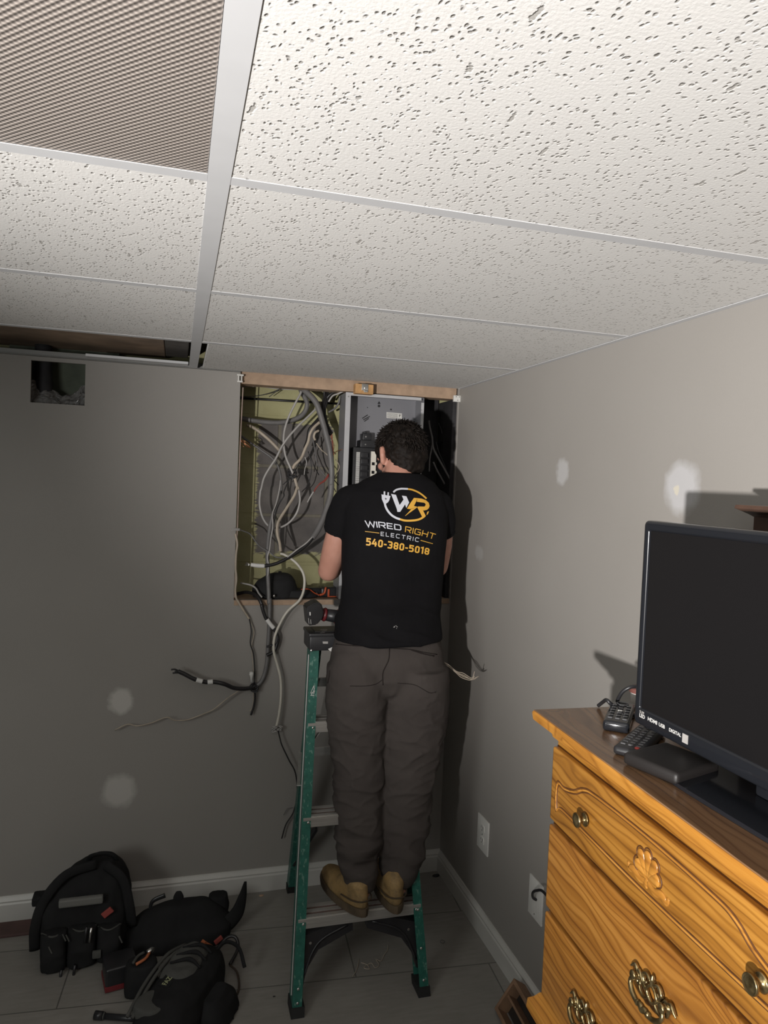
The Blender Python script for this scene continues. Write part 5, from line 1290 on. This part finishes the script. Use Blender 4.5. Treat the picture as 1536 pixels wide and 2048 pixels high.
def bail(par, y, z):
    """ornate pull: scrolled backplate, two posts and a knotted bail"""
    bm = bmesh.new()
    def S(p, r, n=6, closed=False): tube(bm, spline([(-.0155+d, y+a, z+b) for a, b, d in p], n, closed), r, 8, closed=closed, flat=.8)
    for s in (1, -1):
        S([(s*.004, .016, 0), (s*.014, .021, 0), (s*.022, .014, 0), (s*.018, .006, 0), (s*.012, .010, 0)], [.0026, .0034, .0036, .003, .0026])
        S([(s*.010, -.004, 0), (s*.022, .002, 0), (s*.032, .012, 0), (s*.038, .004, 0), (s*.034, -.006, 0), (s*.027, -.002, 0)], [.003, .0034, .0036, .0034, .003, .0026])
        S([(s*.034, .010, 0), (s*.042, .016, 0), (s*.049, .010, 0), (s*.054, .006, 0)], [.0034, .0034, .003, .0012])
        S([(s*.006, -.006, 0), (s*.014, -.014, 0), (s*.024, -.014, 0), (s*.030, -.006, 0)], [.0026, .0032, .003, .0026])
        lathe(bm, [(0, .0), (.0085, 0), (.0085, .004), (.006, .005), (.005, .008), (.0070, .010), (.0072, .012), (.005, .014), (0, .0145)], 16, Matrix.Translation((-.013, y+s*.034, z+.006)) @ Matrix.Rotation(-math.pi/2, 4, 'Y'))
    S([(-.012, 0, 0), (0, .012, 0), (.012, 0, 0), (0, -.012, 0)], .003, 6, True)
    S([(0, .012, 0), (.0, .022, 0), (0, .028, 0)], [.004, .0045, .002])
    P_ = obj('pull_plate', bm, M_BRASS, par, True)
    bm = bmesh.new()
    L_ = [(-.034, .006, -.010), (-.038, -.004, -.012), (-.031, -.014, -.014), (-.016, -.020, -.015), (-.006, -.017, -.016), (0, -.020, -.016), (.006, -.017, -.016), (.016, -.020, -.015), (.031, -.014, -.014), (.038, -.004, -.012), (.034, .006, -.010)]
    tube(bm, spline([(-.013+d, y+a, z+b) for a, b, d in L_], 6), [.0028, .0034, .0040, .0036, .0046, .0052, .0046, .0036, .0040, .0034, .0028], 10)
    for a in (-.012, .012): ell(bm, (-.013-.0155, y+a, z-.0185), (.0050, .0045, .0050), seg=12)
    obj('bail', bm, M_BRASS, P_, True)
def drawer(z0, z1, mat=None):
    bm = bmesh.new()
    # lipped front: slab with a stepped rounded edge
    box(bm, (-.010, -DW+.010, z0), (.003, -.010, z1), .0045, 3)
    d = obj('drawer', bm, mat or M_PINE, DS, auto=50)
    obj('lip_shadow_gap', nbox((.0015, -DW+.006, z0-.0035), (.0038, -.006, z1)), M_GROOVE, d)  # dark strip stands in for the shade in the drawer gap
    return d
d1 = drawer(1.000, 1.136); d2 = drawer(.834, .990, pine('honey_pine_drawer', (.15, .05, .010), (.34, .140, .024), (.49, .23, .05), seed=1.7)); d3 = drawer(.664, .824, pine('honey_pine_lower_drawer', (.17, .06, .012), (.36, .150, .026), (.50, .235, .052), seed=8.2))
d4 = drawer(.460, .612); d5 = drawer(.28, .45); d6 = drawer(.09, .27)
fr = [(-.033, 1.026), (-.033, 1.078), (-.060, 1.080), (-.095, 1.090), (-.125, 1.106), (-.165, 1.113), (-.3125, 1.117), (-.46, 1.113), (-.50, 1.106), (-.530, 1.090), (-.565, 1.080), (-.592, 1.078), (-.592, 1.026), (-.575, 1.034), (-.50, 1.033), (-.3125, 1.030), (-.125, 1.033), (-.05, 1.034)]
for k, (gr, m_) in enumerate(((0, M_GROOVE), (.006, M_GROOVE))):
    P2 = []
    cyy, czz = -.3125, 1.072
    for y, z in fr: P2.append((-.0103, y-(gr if y > cyy else -gr), z-(gr if z > czz else -gr)*.9))
    obj('bead_frame', ntube(spline(P2, 5, True), .0012, 6, closed=True), m_, d1, True)
P2 = [(-.0104, y-(.003 if y > -.3125 else -.003), z-(.003 if z > 1.072 else -.003)*.9) for y, z in fr]
obj('bead_frame', ntube(spline(P2, 5, True), .0020, 6, closed=True), M_PINE_LIT, d1, True)
knob(d1, -.143, 1.060); knob(d1, -.545, 1.062)
# carved shell
bm = bmesh.new(); cz, cy0 = 1.057, -.318
for k in range(5):
    a = math.radians(20+35*k); L = .036 if k in (1, 2, 3) else .030
    tip = (-.011, cy0-math.cos(a)*L, cz+math.sin(a)*L*1.05)
    tube(bm, spline([(-.010, cy0, cz-.004), (-.013, cy0-math.cos(a)*L*.5, cz+math.sin(a)*L*.5), (-.0135, cy0-math.cos(a)*L*.85, cz+math.sin(a)*L*.9), tip], 5), [.0025, .0070, .0095, .0040], 12, flat=1)
for s in (1, -1):
    tube(bm, spline([(-.011, cy0, cz-.006), (-.012, cy0-s*.018, cz-.011), (-.012, cy0-s*.034, cz-.006), (-.0115, cy0-s*.046, cz-.010), (-.011, cy0-s*.050, cz-.002)], 5), [.004, .006, .007, .005, .0025], 10)
tube(bm, spline([(-.011, cy0, cz-.002), (-.0125, cy0+.003, cz-.010), (-.011, cy0, cz-.016)], 5), [.004, .005, .002], 10)
for v in bm.verts: v.co.x = -.0095+(v.co.x+.0095)*.36
obj('carved_shell', bm, M_PINE_LIT, d1, True)
bm = bmesh.new()
for k in range(5):
    a = math.radians(20+35*k); L = .036 if k in (1, 2, 3) else .030; r = .0102
    c = Vector((-.0108, cy0-math.cos(a)*L*.86, cz+math.sin(a)*L*.9))
    tube(bm, [c+Vector((0, -math.cos(b)*r, math.sin(b)*r)) for b in [a-1.9+i*3.8/10 for i in range(11)]], .0011, 6)
obj('shell_outline', bm, M_GROOVE, d1, True)
bail(d2, -.351, .908); bail(d3, -.182, .744); bail(d3, -.500, .744)
DMW = DS.matrix_basis.copy()
# television -------------------------------------------------------------------
M_GLOSS = plain('glossy_black_bezel', (.012, .013, .016), .12); M_SCREEN = plain('dark_screen', (.0085, .0080, .0085), .22, spec=.45)
TVO = Vector((-.330, -1.712, DT+.0005)); TV = thing('television', 'black flat-screen television standing on the pine dresser', 'television', TVO, math.radians(1.0))
z0, z1, W_ = .024, .372, .60
def rrect(y0, y1, za, zb, r, x, n=5):
    out = []
    for cy, cz, a0 in ((y1-r, zb-r, 0), (y0+r, zb-r, 90), (y0+r, za+r, 180), (y1-r, za+r, 270)):
        for k in range(n+1):
            a = math.radians(a0+90*k/n); out.append((x, cy+r*math.cos(a), cz+r*math.sin(a)))
    return out
def ringstack(bm, rs, c0=True, c1=True):
    V = [[bm.verts.new(p) for p in r] for r in rs]; n = len(V[0])
    for A, B in zip(V, V[1:]):
        for k in range(n): bm.faces.new((A[k], A[(k+1) % n], B[(k+1) % n], B[k]))
    if c0: bm.faces.new(V[0])
    if c1: bm.faces.new(V[-1][::-1])
bm = bmesh.new()
ringstack(bm, [rrect(-W_+.05, -.05, z0+.04, z1-.05, .01, .050), rrect(-W_+.03, -.03, z0+.02, z1-.03, .01, .030), rrect(-W_, 0, z0, z1, .008, .018), rrect(-W_, 0, z0, z1, .008, .006), rrect(-W_+0.0004, -0.0004, z0+0.0004, z1-0.0004, .007, 0.0030), rrect(-W_+0.0014, -0.0014, z0+0.0014, z1-0.0014, .007, 0.0005), rrect(-W_+0.0030, -0.0030, z0+0.0030, z1-0.0030, .007, -0.0012), rrect(-W_+0.0052, -0.0052, z0+0.0052, z1-0.0052, .007, -0.0022), rrect(-W_+0.0075, -0.0075, z0+0.0075, z1-0.0075, .007, -0.0026), rrect(-W_+.0105, -.0105, z0+.0255, z1-.013, .003, -.0024), rrect(-W_+.0122, -.0122, z0+.0272, z1-.0147, .003, -.0016), rrect(-W_+.0136, -.0136, z0+.0286, z1-.0161, .0025, -.0002), rrect(-W_+.0145, -.0145, z0+.0295, z1-.0170, .0022, .0012), rrect(-W_+.015, -.015, z0+.030, z1-.0175, .002, .0026)], True, False)
CS = obj('bezel', bm, M_GLOSS, TV, auto=35)
bm = bmesh.new(); bm.faces.new([bm.verts.new(p) for p in rrect(-W_+.0149, -.0149, z0+.0299, z1-.0174, .002, .0022)]); obj('screen', bm, M_SCREEN, TV)
bm = nbox((.012, -W_/2-.045, .006), (.030, -W_/2+.045, z0+.06), .004); TVN = obj('neck', bm, M_GLOSS, TV, auto=40)
bm = bmesh.new(); ringstack(bm, [[(x, y-.30, z) for y, x, z in [(.155*math.copysign(abs(math.cos(a))**.35, math.cos(a)), .012+.085*math.copysign(abs(math.sin(a))**.35, math.sin(a)), zz) for a in [i*math.pi/24 for i in range(48)]]] for zz in (0, .006)])
obj('stand_base', bm, M_GLOSS, TV, auto=30)
# logos on the lower bezel
def text_polys(s, size):
    cu = bpy.data.curves.new('txt', 'FONT'); cu.body = s; cu.size = size; cu.offset = size*.025
    o = bpy.data.objects.new('txt', cu); COL.objects.link(o)
    me = bpy.data.meshes.new_from_object(o.evaluated_get(bpy.context.evaluated_depsgraph_get())); bpy.data.objects.remove(o)
    return me
def tvtext(s, y, z, size, m, sx=1.0):
    me = text_polys(s, size)
    for v in me.vertices: u, w2 = v.co.x*sx, v.co.y; v.co = Vector((-.0034, y-u, z+w2))
    link('print', me, m, CS)
tvtext('SLIM', -.018, z0+.0225, .0062, M_LGREYCAB); tvtext('LED', -.018, z0+.0155, .0085, M_TAPE)
tvtext('HDMI', -.040, z0+.0165, .0085, M_TAPE, 1.15); tvtext('USB', -.068, z0+.0165, .0080, M_TAPE, 1.1); tvtext('DIGITAL', -.093, z0+.0165, .0075, M_TAPE, 1.0)
bm = bmesh.new(); box(bm, (-.0034, -.136, z0+.010), (-.0020, -.124, z0+.024)); obj('sticker', bm, M_LGREYCAB, CS)
# set-top box -------------------------------------------------------------------
N_, L_, R_ = px(1353, 1570, 2, DT), px(1268, 1534, 2, DT), px(1425, 1540, 2, DT)
u = (L_-N_).normalized(); v = Vector((u.y, -u.x, 0)); v = v if v.dot(R_-N_) > 0 else -v
t = NT('matte_dark_box'); t.set(Base_Color=(.014, .012, .0115), Roughness=.5); M_BOX = t.m
c = N_+u*.048+v*.050+Vector((-.004, -.008, 0))
SB = thing('set_top_box', 'small square dark set-top box on the dresser in front of the television', 'set-top box', (c.x, c.y, DT+.0006), math.atan2(u.y, u.x))
bm = nbox((-.048, -.052, .001), (.048, .052, .019), .007, 3); obj('case', bm, M_BOX, SB, auto=40)
obj('base_foot', nbox((-.042, -.046, 0), (.042, .046, .002)), M_BLACKR, SB)
# remotes
def remote(name, label, near, far, w_, h_, rows, cols, red=False, wave=False):
    a, b = px(*near, 2, DT), px(*far, 2, DT); d = (b-a); ln = d.length; d.normalize()
    T_ = thing(name, label, 'remote control', (a.x, a.y, DT+.0006), math.atan2(d.y, d.x), 'remote controls on the dresser')
    bm = nbox((0, -w_/2, 0), (ln, w_/2, h_), .007, 3)
    if wave:
        for v_ in bm.verts:
            k = v_.co.x/ln; v_.co.y *= 1-.22*math.sin(k*math.pi); v_.co.z *= 1-.15*math.sin(k*math.pi)
    B_ = obj('body', bm, M_GLOSS if wave else M_BLACKP, T_, auto=40)
    mb = plain('grey_button_rubber', (.11, .11, .115), .5) if 'grey_button_rubber' not in bpy.data.materials else bpy.data.materials['grey_button_rubber']
    for r in range(rows):
        for c_ in range(cols):
            x = .018+r*(ln-.050)/(rows-1); y = (c_-(cols-1)/2)*w_*.27
            o = obj('button', nbox((x, y-w_*.09, h_-.0005), (x+.0055, y+w_*.09, h_+.0014), .0008, 1), M_TAPE if (wave and r == 3 and c_ == 1) else mb, T_)
    if red:
        o = obj('power_button', lathe(bmesh.new(), [(0, .0022), (.0035, .0018), (.0042, 0), (0, 0)], 14, Matrix.Translation((.012, -w_*.27, h_))), plain('red_button', (.45, .06, .05), .5), T_, True); o['label'] = 'red power button'
    bm = bmesh.new()
    tube(bm, [(ln-.016+.010*math.cos(a_), .010*math.sin(a_), h_+.0008) for a_ in [i*math.pi/10 for i in range(20)]], .0011, 6, closed=True); obj('dial_ring', bm, mb, T_, True)
remote('remote_control', 'rounded glossy black remote control nearest the wall cable on the dresser', (1231, 1466), (1246, 1424), .046, .019, 6, 3, wave=True)
remote('remote_control', 'slim black remote control with rows of grey buttons touching the set-top box', (1253, 1516), (1306, 1466), .045, .014, 9, 3, red=True)
for k, q in enumerate(((1372, 1572), (1388, 1582))):
    c = px(*q, 2, DT+.001)
    o = obj('brass_screw', cyl(bmesh.new(), (c.x-.003, c.y-.002, DT+.0022), (c.x+.004, c.y+.002, DT+.0022), .0016, 8), M_BRASS); tag(o, ['tiny brass screw just in front of the set-top box corner', 'tiny brass screw nearest the dresser front edge'][k], 'screw', 'loose brass screws')
# cables behind the television
def dtop(x, y, z=0): p = px(x, y, 2, DT+.004+z); return p
bm = ntube(spline([dtop(1197, 1411), dtop(1206, 1404, .012), dtop(1213, 1400, .022), dtop(1222, 1408, .016), dtop(1234, 1416, .004), dtop(1250, 1419), dtop(1268, 1415), dtop(1285, 1412)], 6), .0036, 8)
o = obj('power_cable', bm, M_BLACKP, smooth=True); tag(o, 'glossy black flat cord humped on the dresser left of the television', 'cord')
bm = ntube(spline([px(1284, 1374, 1, -1.60), px(1262, 1374, 1, -1.60), px(1244, 1385, 1, -1.59), px(1234, 1405, 1, -1.58), dtop(1236, 1420, .002), dtop(1252, 1428), dtop(1280, 1432)], 6), .0036, 8)
o = obj('antenna_cable', bm, M_BLACKP, smooth=True); tag(o, 'black cord rising in a loop behind the television edge', 'cord')
c = px(1275, 1410, 2, DT); CC = thing('lidded_cup', 'white cup with red-brown lid half hidden behind the television', 'cup', (c.x+.012, c.y+.008, DT+.0006))
obj('cup_body', lathe(bmesh.new(), [(0, 0), (.016, 0), (.018, .003), (.020, .022), (0, .022)], 24), M_WHITEP, CC, auto=40)
obj('lid', lathe(bmesh.new(), [(0, .022), (.022, .022), (.022, .030), (.018, .033), (0, .033)], 24), plain('red_brown_lid', (.16, .06, .05), .5), CC, auto=40)
# small wooden cabinet behind the television
zt = px(1470, 1010, 0, -.185).z; yt = px(1470, 1010, 0, -.185).y; yb_ = px(1507, 1035, 0, -.160).y; zb_ = px(1505, 1034, 0, -.160).z
M_WAL = plain('dark_walnut', (.060, .034, .024), .4, var=.3, scale=18)
WC = thing('jewelry_cabinet', 'dark walnut cabinet with flared top rising behind the television', 'cabinet', (-.110, -1.80, DT+.0006))
yt += 1.80; yb_ += 1.80; zt -= DT; zb_ -= DT
bm = bmesh.new(); ringstack(bm, [[(-x, y0_, z), (x, y0_, z), (x, y1_, z), (-x, y1_, z)] for x, y0_, y1_, z in ((.050, -.30, yb_, zb_), (.055, -.305, yb_+.006, zb_+.004), (.072, -.33, yt-.012, zt-.010), (.076, -.335, yt, zt-.006), (.075, -.335, yt-.001, zt))])
obj('cornice', bm, M_WAL, WC, auto=20)
obj('case', nbox((-.050, -.30, 0), (.050, yb_, zb_+.001), .002), M_WAL, WC); 
for k in range(4): 
    d = obj('drawer', nbox((-.053, -.29, .02+k*.085), (-.0495, yb_-.01, .098+k*.085), .002), M_WAL, WC)
    obj('knob', lathe(bmesh.new(), [(0, .006), (.004, .005), (.003, 0), (0, 0)], 10, Matrix.Translation((-.053, -.145, .06+k*.085)) @ Matrix.Rotation(-math.pi/2, 4, 'Y')), M_BRASS, d)

# ================================================================== ON THE FLOOR
# open wooden drawer box leaning at the wall
A_, C_, B_ = px(1028, 1957, 2, .10), px(1079, 2046, 2, .10), px(998, 2048, 1, -.865)
u = (C_-A_).normalized(); v = (B_-A_); v = (v-u*v.dot(u)).normalized(); w_ = u.cross(v); 
if w_.x < 0: w_ = -w_
M = Matrix((u, v, w_)).transposed().to_4x4(); 
CR_ = thing('drawer_box', 'empty open wooden drawer box tipped up against the baseboard beside the dresser', 'drawer box', A_)
M_BW = plain('raw_box_wood', (.23, .135, .080), .7, var=.25, scale=20); M_BI = plain('dark_box_inside', (.022, .016, .012), .8, var=.3)
bm = bmesh.new(); LL, WW, TT = .42, .105, .045
for lo, hi in (((0, 0, 0), (LL, .009, TT)), ((0, WW-.009, 0), (LL, WW, TT)), ((0, .009, 0), (.009, WW-.009, TT)), ((LL-.009, .009, 0), (LL, WW-.009, TT))): box(bm, lo, hi, .001, 1, M)
obj('sides', bm, M_BW, CR_); obj('bottom', nbox((0.009, .009, TT-.004), (LL-.009, WW-.009, TT), 0, 1, M), M_BI, CR_)
obj('divider', nbox((.009, .046, .008), (LL-.009, .053, TT-.004), 0, 1, M), M_BW, CR_)
a, b = px(0, 1845, 2, .006), px(80, 1868, 2, .006)
o = obj('loose_board', nbox((-2.30, -.112, .0005), (-1.42, -.030, .010), .002), plain('red_brown_board', (.085, .045, .040), .6, var=.25, scale=12)); tag(o, 'reddish brown board lying flat along the back wall at far left', 'board')
# tool backpack
M_NYL = fabric('black_nylon', (.014, .014, .0145), (.021, .021, .0215), weave=1200, rough=.85); M_GNYL = fabric('grey_nylon', (.060, .060, .056), (.090, .090, .083), weave=1200, rough=.8)
M_REDP = plain('faded_red_plastic', (.30, .06, .05), .5); M_ORA = plain('orange_webbing', (.42, .13, .05), .6)
def soft(name, secs, m, par, vox=.006, amp=.006, fr=14, extra=None, sm=5):
    bm = bmesh.new(); loft(bm, secs, 28)
    if extra: extra(bm)
    return link(name, remesh(bm, vox, sm, lambda p, n: amp*noise.noise(p*fr)+amp*.4*noise.noise(p*fr*2.6)), m, par, True)
BG = thing('tool_backpack', 'bulky black tool backpack slumped on the floor at the back wall', 'bag', (-1.355, -.235, .001), 0)
soft('body', [((0, .03, 0), .135, .105, 3), ((0, .03, .05), .140, .112, 3), ((.005, .035, .14), .135, .105, 3), ((.015, .045, .22), .118, .088, 2.6), ((.030, .055, .265), .080, .062, 2.3), ((.045, .06, .285), .045, .035, 2)], M_NYL, BG, extra=lambda bm: (ell(bm, (.075, .02, .17), (.055, .07, .09)), ell(bm, (-.10, .01, .10), (.05, .07, .10))))
for k, (x, z, w2, h2) in enumerate(((-.085, .065, .038, .060), (0.0, .070, .042, .062), (.082, .070, .036, .055))):
    po = soft('pocket', [((x, -.085, z-h2), w2, .026, 3), ((x, -.092, z), w2*1.04, .030, 3), ((x, -.086, z+h2), w2*.98, .022, 3)], M_NYL, BG, .005, .004, 20)
    obj('pocket_trim', ntube(spline([(x-w2, -.080, z+h2-.002), (x, -.110, z+h2), (x+w2, -.080, z+h2-.002)], 6), .003, 6), M_GNYL, po, True)
obj('grey_band', nbox((-.075, -.079, .196), (.060, -.060, .222), .006, 2), plain('grey_reflective_band', (.14, .14, .13), .6), BG)
obj('carry_handle', ntube(spline([(.00, .05, .275), (.01, .03, .305), (.05, .02, .315), (.085, .03, .295), (.09, .05, .26)], 6), .009, 10, flat=.5), M_NYL, BG, True)
obj('shoulder_strap', ntube(spline([(.03, .0, .29), (-.06, -.02, .275), (-.125, -.03, .20), (-.148, -.04, .12), (-.150, -.03, .04)], 6), .017, 10, flat=.35), M_NYL, BG, True)
obj('shoulder_strap', ntube(spline([(.06, .0, .285), (.115, -.02, .24), (.140, -.04, .16), (.150, -.03, .08)], 6), .017, 10, flat=.35), M_NYL, BG, True)
obj('side_flap', nbox((-.168, .0, .165), (-.125, .05, .196), .008, 2), M_NYL, BG)
obj('red_tag', bar(bmesh.new(), (.060, -.070, .150), (.088, -.072, .172), .020, .007, (0, 1, 0), .002), M_REDP, BG)
for k, (x, z) in enumerate(((-.055, .135), (-.045, .132), (-.095, .10), (.115, .105))): obj('zip_pull', bar(bmesh.new(), (x, -.118, z), (x+.010, -.120, z-.022), .004, .002, (0, 1, 0)), M_GNYL, BG)
for k, (x, z, l) in enumerate(((.012, .150, .05), (.026, .146, .045), (-.02, .03, .04), (-.06, .02, .045))): obj('tool_tip', ntube([(x, -.122, z-l), (x+.004, -.120, z)], .0045, 8), M_STEEL if k == 1 else M_BLACKP, BG, True)
obj('buckle', nbox((.035, -.128, .045), (.062, -.118, .070), .004, 2), M_GNYL, BG, auto=40)
# tool belt behind
TB = thing('tool_belt', 'black padded tool belt with upturned strap lying between backpack and ladder', 'tool belt', (-1.04, -.245, .001))
soft('padded_back', [((-.02, 0, 0), .185, .085, 2.6), ((-.01, .0, .05), .180, .080, 2.6), ((-.005, .01, .095), .140, .055, 2.3), ((0, .015, .125), .085, .030, 2)], M_NYL, TB, .006, .004, 12)
soft('round_pouch', [((.125, .04, .045), .030, .028, 2.5), ((.125, .04, .09), .036, .032, 2.5), ((.122, .04, .120), .032, .028, 2.5)], M_NYL, TB, .004, .003, 20)
bm = bmesh.new(); P2 = spline([(.10, -.03, .035), (.15, -.02, .045), (.185, -.01, .075), (.203, .0, .125), (.212, .0, .178)], 6)
tube(bm, P2, [.030, .030, .026, .016, .005], 10, flat=.35); obj('strap_end', bm, M_NYL, TB, True)
obj('hook', ntube(spline([(-.105, .02, .085), (-.107, .02, .120), (-.095, .02, .138), (-.060, .02, .150)], 6), [.005, .006, .008, .009], 8, flat=.6), M_BLACKP, TB, True)
soft('tab', [((-.015, .035, .10), .022, .010, 2), ((-.015, .035, .135), .018, .009, 2), ((-.015, .035, .150), .010, .006, 2)], M_NYL, TB, .003, .001)
obj('orange_clip', bar(bmesh.new(), (.105, -.095, .030), (.130, -.088, .044), .014, .008, (0, 1, 0), .002), M_REDP, TB)
obj('orange_clip', bar(bmesh.new(), (.070, -.115, .042), (.090, -.120, .030), .018, .010, (0, 1, 0), .002), M_ORA, TB)
obj('cord_loop', ntube(spline([(.11, -.13, .03), (.145, -.12, .06), (.172, -.13, .062), (.178, -.15, .035), (.150, -.19, .012)], 6), .0055, 8), M_BLACKCAB, TB, True)
# grey tool pouch with patch in front
c = Vector((-1.045, -.600, .001)); ang = math.radians(60)
PO = thing('tool_pouch', 'grey and black tool pouch with small lettered patch nearest the camera', 'bag', c, ang)
soft('body', [((0, 0, 0), .185, .090, 3), ((0, 0, .05), .188, .094, 3), ((.01, 0, .095), .172, .078, 2.8), ((.02, 0, .115), .130, .050, 2.4)], M_NYL, PO, .006, .005, 12)
po = soft('front_panel', [((.055, .020, .080), .105, .066, 2.6), ((.060, .020, .108), .098, .060, 2.6), ((.065, .018, .126), .070, .042, 2.4)], M_GNYL, PO, .005, .006, 16)
soft('lower_panel', [((-.110, .030, .080), .050, .052, 2.6), ((-.110, .030, .108), .045, .045, 2.6)], M_GNYL, PO, .005, .003, 16)
for y0_ in (.088, .072): obj('piping', ntube(spline([(-.16, y0_-.010, .085), (-.06, y0_, .108), (.06, y0_, .118), (.15, y0_-.015, .100)], 6), .0055, 8), M_GNYL, PO, True)
for k in range(3): obj('fold', ntube(spline([(.02+k*.038, .052, .128), (.045+k*.036, .0, .134), (.040+k*.036, -.040, .118)], 6), [.003, .0065, .003], 8), M_NYL, PO, True)
bm = nbox((-.058, .008, .112), (-.008, .046, .116), .001, 1); pt_ = obj('patch', bm, M_NYL, PO)
me = text_polys('FAZZ', .021)
for v_ in me.vertices: v_.co = Vector((-.056+v_.co.x*.95, .020+v_.co.y*1.0, .1166))
link('patch_lettering', me, plain('yellow_green_thread', (.34, .36, .20), .7), pt_)
obj('strap_loop', ntube(spline([(.15, -.03, .09), (.185, -.05, .11), (.20, -.09, .09), (.185, -.12, .04)], 6), .007, 8, flat=.6), M_NYL, PO, True)
obj('orange_tab', bar(bmesh.new(), (.172, .030, .085), (.185, .022, .100), .018, .010, (0, 0, 1), .002), M_ORA, PO)
soft('side_wing', [((.02, -.115, .0), .085, .05, 2.4), ((.02, -.110, .04), .075, .04, 2.4), ((.02, -.10, .07), .05, .025, 2.2)], M_NYL, PO, .005, .003, 14)
cd_ = [px(460, 1930, 2, .03), px(474, 1945, 2, .012), px(478, 1975, 2, .006), px(468, 1996, 2, .005), px(450, 1996, 2, .005), px(428, 1993, 2, .005)]
o = obj('brown_cord', ntube(spline(cd_, 7), .0034, 8), plain('dark_brown_cord', (.05, .035, .025), .6), smooth=True); tag(o, 'thin brown cord curling on the floor right of the tool pouch', 'cord')
# battery pack
c = px(237, 1982, 2, 0); BP_ = thing('battery_pack', 'black and red battery pack on the floor left of the tool pouch', 'battery', (c.x, c.y+.045, .0006), math.radians(12))
obj('case', nbox((-.048, -.045, 0), (.048, .045, .075), .008, 3), M_BLACKP, BP_, auto=40)
obj('red_base', nbox((-.050, -.047, .004), (.050, .047, .022), .004, 2), bpy.data.materials['red_plastic'], BP_, auto=40)
obj('red_latch', bar(bmesh.new(), (.022, -.049, .030), (.036, -.049, .066), .008, .006, (0, 1, 0), .002), M_REDP, BP_)
# measuring tape-like yellow tool lying on the battery side
c = px(283, 1920, 2, .10); o = obj('snips', bmesh.new(), M_ORA); bpy.data.objects.remove(o)
SN = thing('pliers', 'pliers with orange tipped handles lying between the bags', 'pliers', (c.x, c.y, .094), math.radians(50))
obj('handle', ntube(spline([(-.030, -.006, .012), (.0, -.014, .014), (.028, -.006, .014)], 5), .0045, 8), M_ORA, SN, True); obj('handle', ntube(spline([(-.030, .006, .012), (.0, .014, .014), (.022, .010, .014)], 5), .0045, 8), M_GNYL, SN, True)
obj('jaw', ntube([(.026, 0, .013), (.046, 0, .012), (.060, 0, .010)], [.009, .008, .002], 10), M_STEEL, SN, True)
soft('padding', [((0, 0, -.09), .05, .04, 3), ((0, 0, -.03), .05, .04, 3), ((0, 0, .004), .045, .035, 3)], M_NYL, TB, .005, .003).location = (c.x+1.04, c.y+.245, .092)
# flashlight and hand tools at the bottom edge
a, b = px(192, 2031, 2, .012), px(300, 2040, 2, .014)
FLT = thing('flashlight', 'slim black flashlight lying on the floor at the bottom left', 'flashlight', (a.x, a.y, .0006)); d = (b-a)
obj('barrel', ntube([Vector((0, 0, .011))+d*.12, Vector((0, 0, .012))+d], .0085, 14), M_BLACKP, FLT, True)
obj('head', ntube([Vector((0, 0, .012))-d*.02, Vector((0, 0, .012))+d*.13], [.0125, .0115], 16), M_BLACKP, FLT, True)
obj('ring', ntube([Vector((0, 0, .012))+d*.14, Vector((0, 0, .012))+d*.16], .0100, 16), M_GNYL, FLT, True)
for k in range(4):
    a = px(283+k*7, 2046-k*2, 2, .03); b = px(296+k*5, 2018+k*4, 2, .05)
    o = obj('screwdriver', ntube([a, a+(b-a)*.5, b], [.0045, .006, .007], 8), [M_BLACKP, M_STEEL, M_BLACKP, M_STEEL][k], smooth=True)
    tag(o, ['black screwdriver leftmost of the tools under the pouch', 'steel shafted tool second from left under the pouch', 'black tool third from left under the pouch', 'steel tool rightmost under the pouch'][k], 'screwdriver', 'hand tools poking out under the pouch')
# wire scraps and debris
sc = [(705, 1953), (714, 1938), (718, 1918), (717, 1932), (722, 1925), (735, 1930), (738, 1938), (728, 1935), (742, 1926), (750, 1935), (758, 1930), (752, 1918), (762, 1922), (768, 1910), (775, 1900), (776, 1890)]
o = obj('wire_scrap', ntube(spline([px(x, y, 2, .0022) for x, y in sc[:3]], 6), .0013, 6), M_BEIGECAB, smooth=True); tag(o, 'short straight wire scrap on the floor under the ladder', 'wire')
o = obj('wire_scrap', ntube(spline([px(x, y, 2, .0026) for x, y in sc[4:]], 6), .0013, 6), M_BEIGECAB, smooth=True); tag(o, 'curly wire scrap on the floor under the ladder', 'wire')
c = px(885, 1883, 2, .002); o = obj('wire_ring', ntube([c+Vector((.008*math.cos(a), .008*math.sin(a), .0)) for a in [i*math.pi/8 for i in range(16)]], .0013, 6, closed=True), M_GREYCAB, smooth=True); tag(o, 'small wire ring on the floor right of the ladder', 'wire ring')
for (x, y, r, lb) in ((872, 1752, .016, 'dark drywall scrap on the floor in the back right corner'), (522, 1788, .010, 'small plaster crumb on the floor by the back baseboard left of the ladder'), (548, 1993, .004, 'tiny dark crumb on the floor left of the ladder foot')):
    c = px(x, y, 2, .001); bm = bmesh.new(); bmesh.ops.create_icosphere(bm, subdivisions=2, radius=1)
    for v_ in bm.verts: v_.co = Vector((v_.co.x*r, v_.co.y*r*.6, max(v_.co.z, -.3)*r*.35))*(1+.4*noise.noise(v_.co*2+Vector((x, 0, 0)))); v_.co += c+Vector((0, -.012 if x == 522 else 0, r*.12))
    tag(obj('debris', bm, M_NEARBLACK if x != 522 else M_STUD), lb, 'debris')
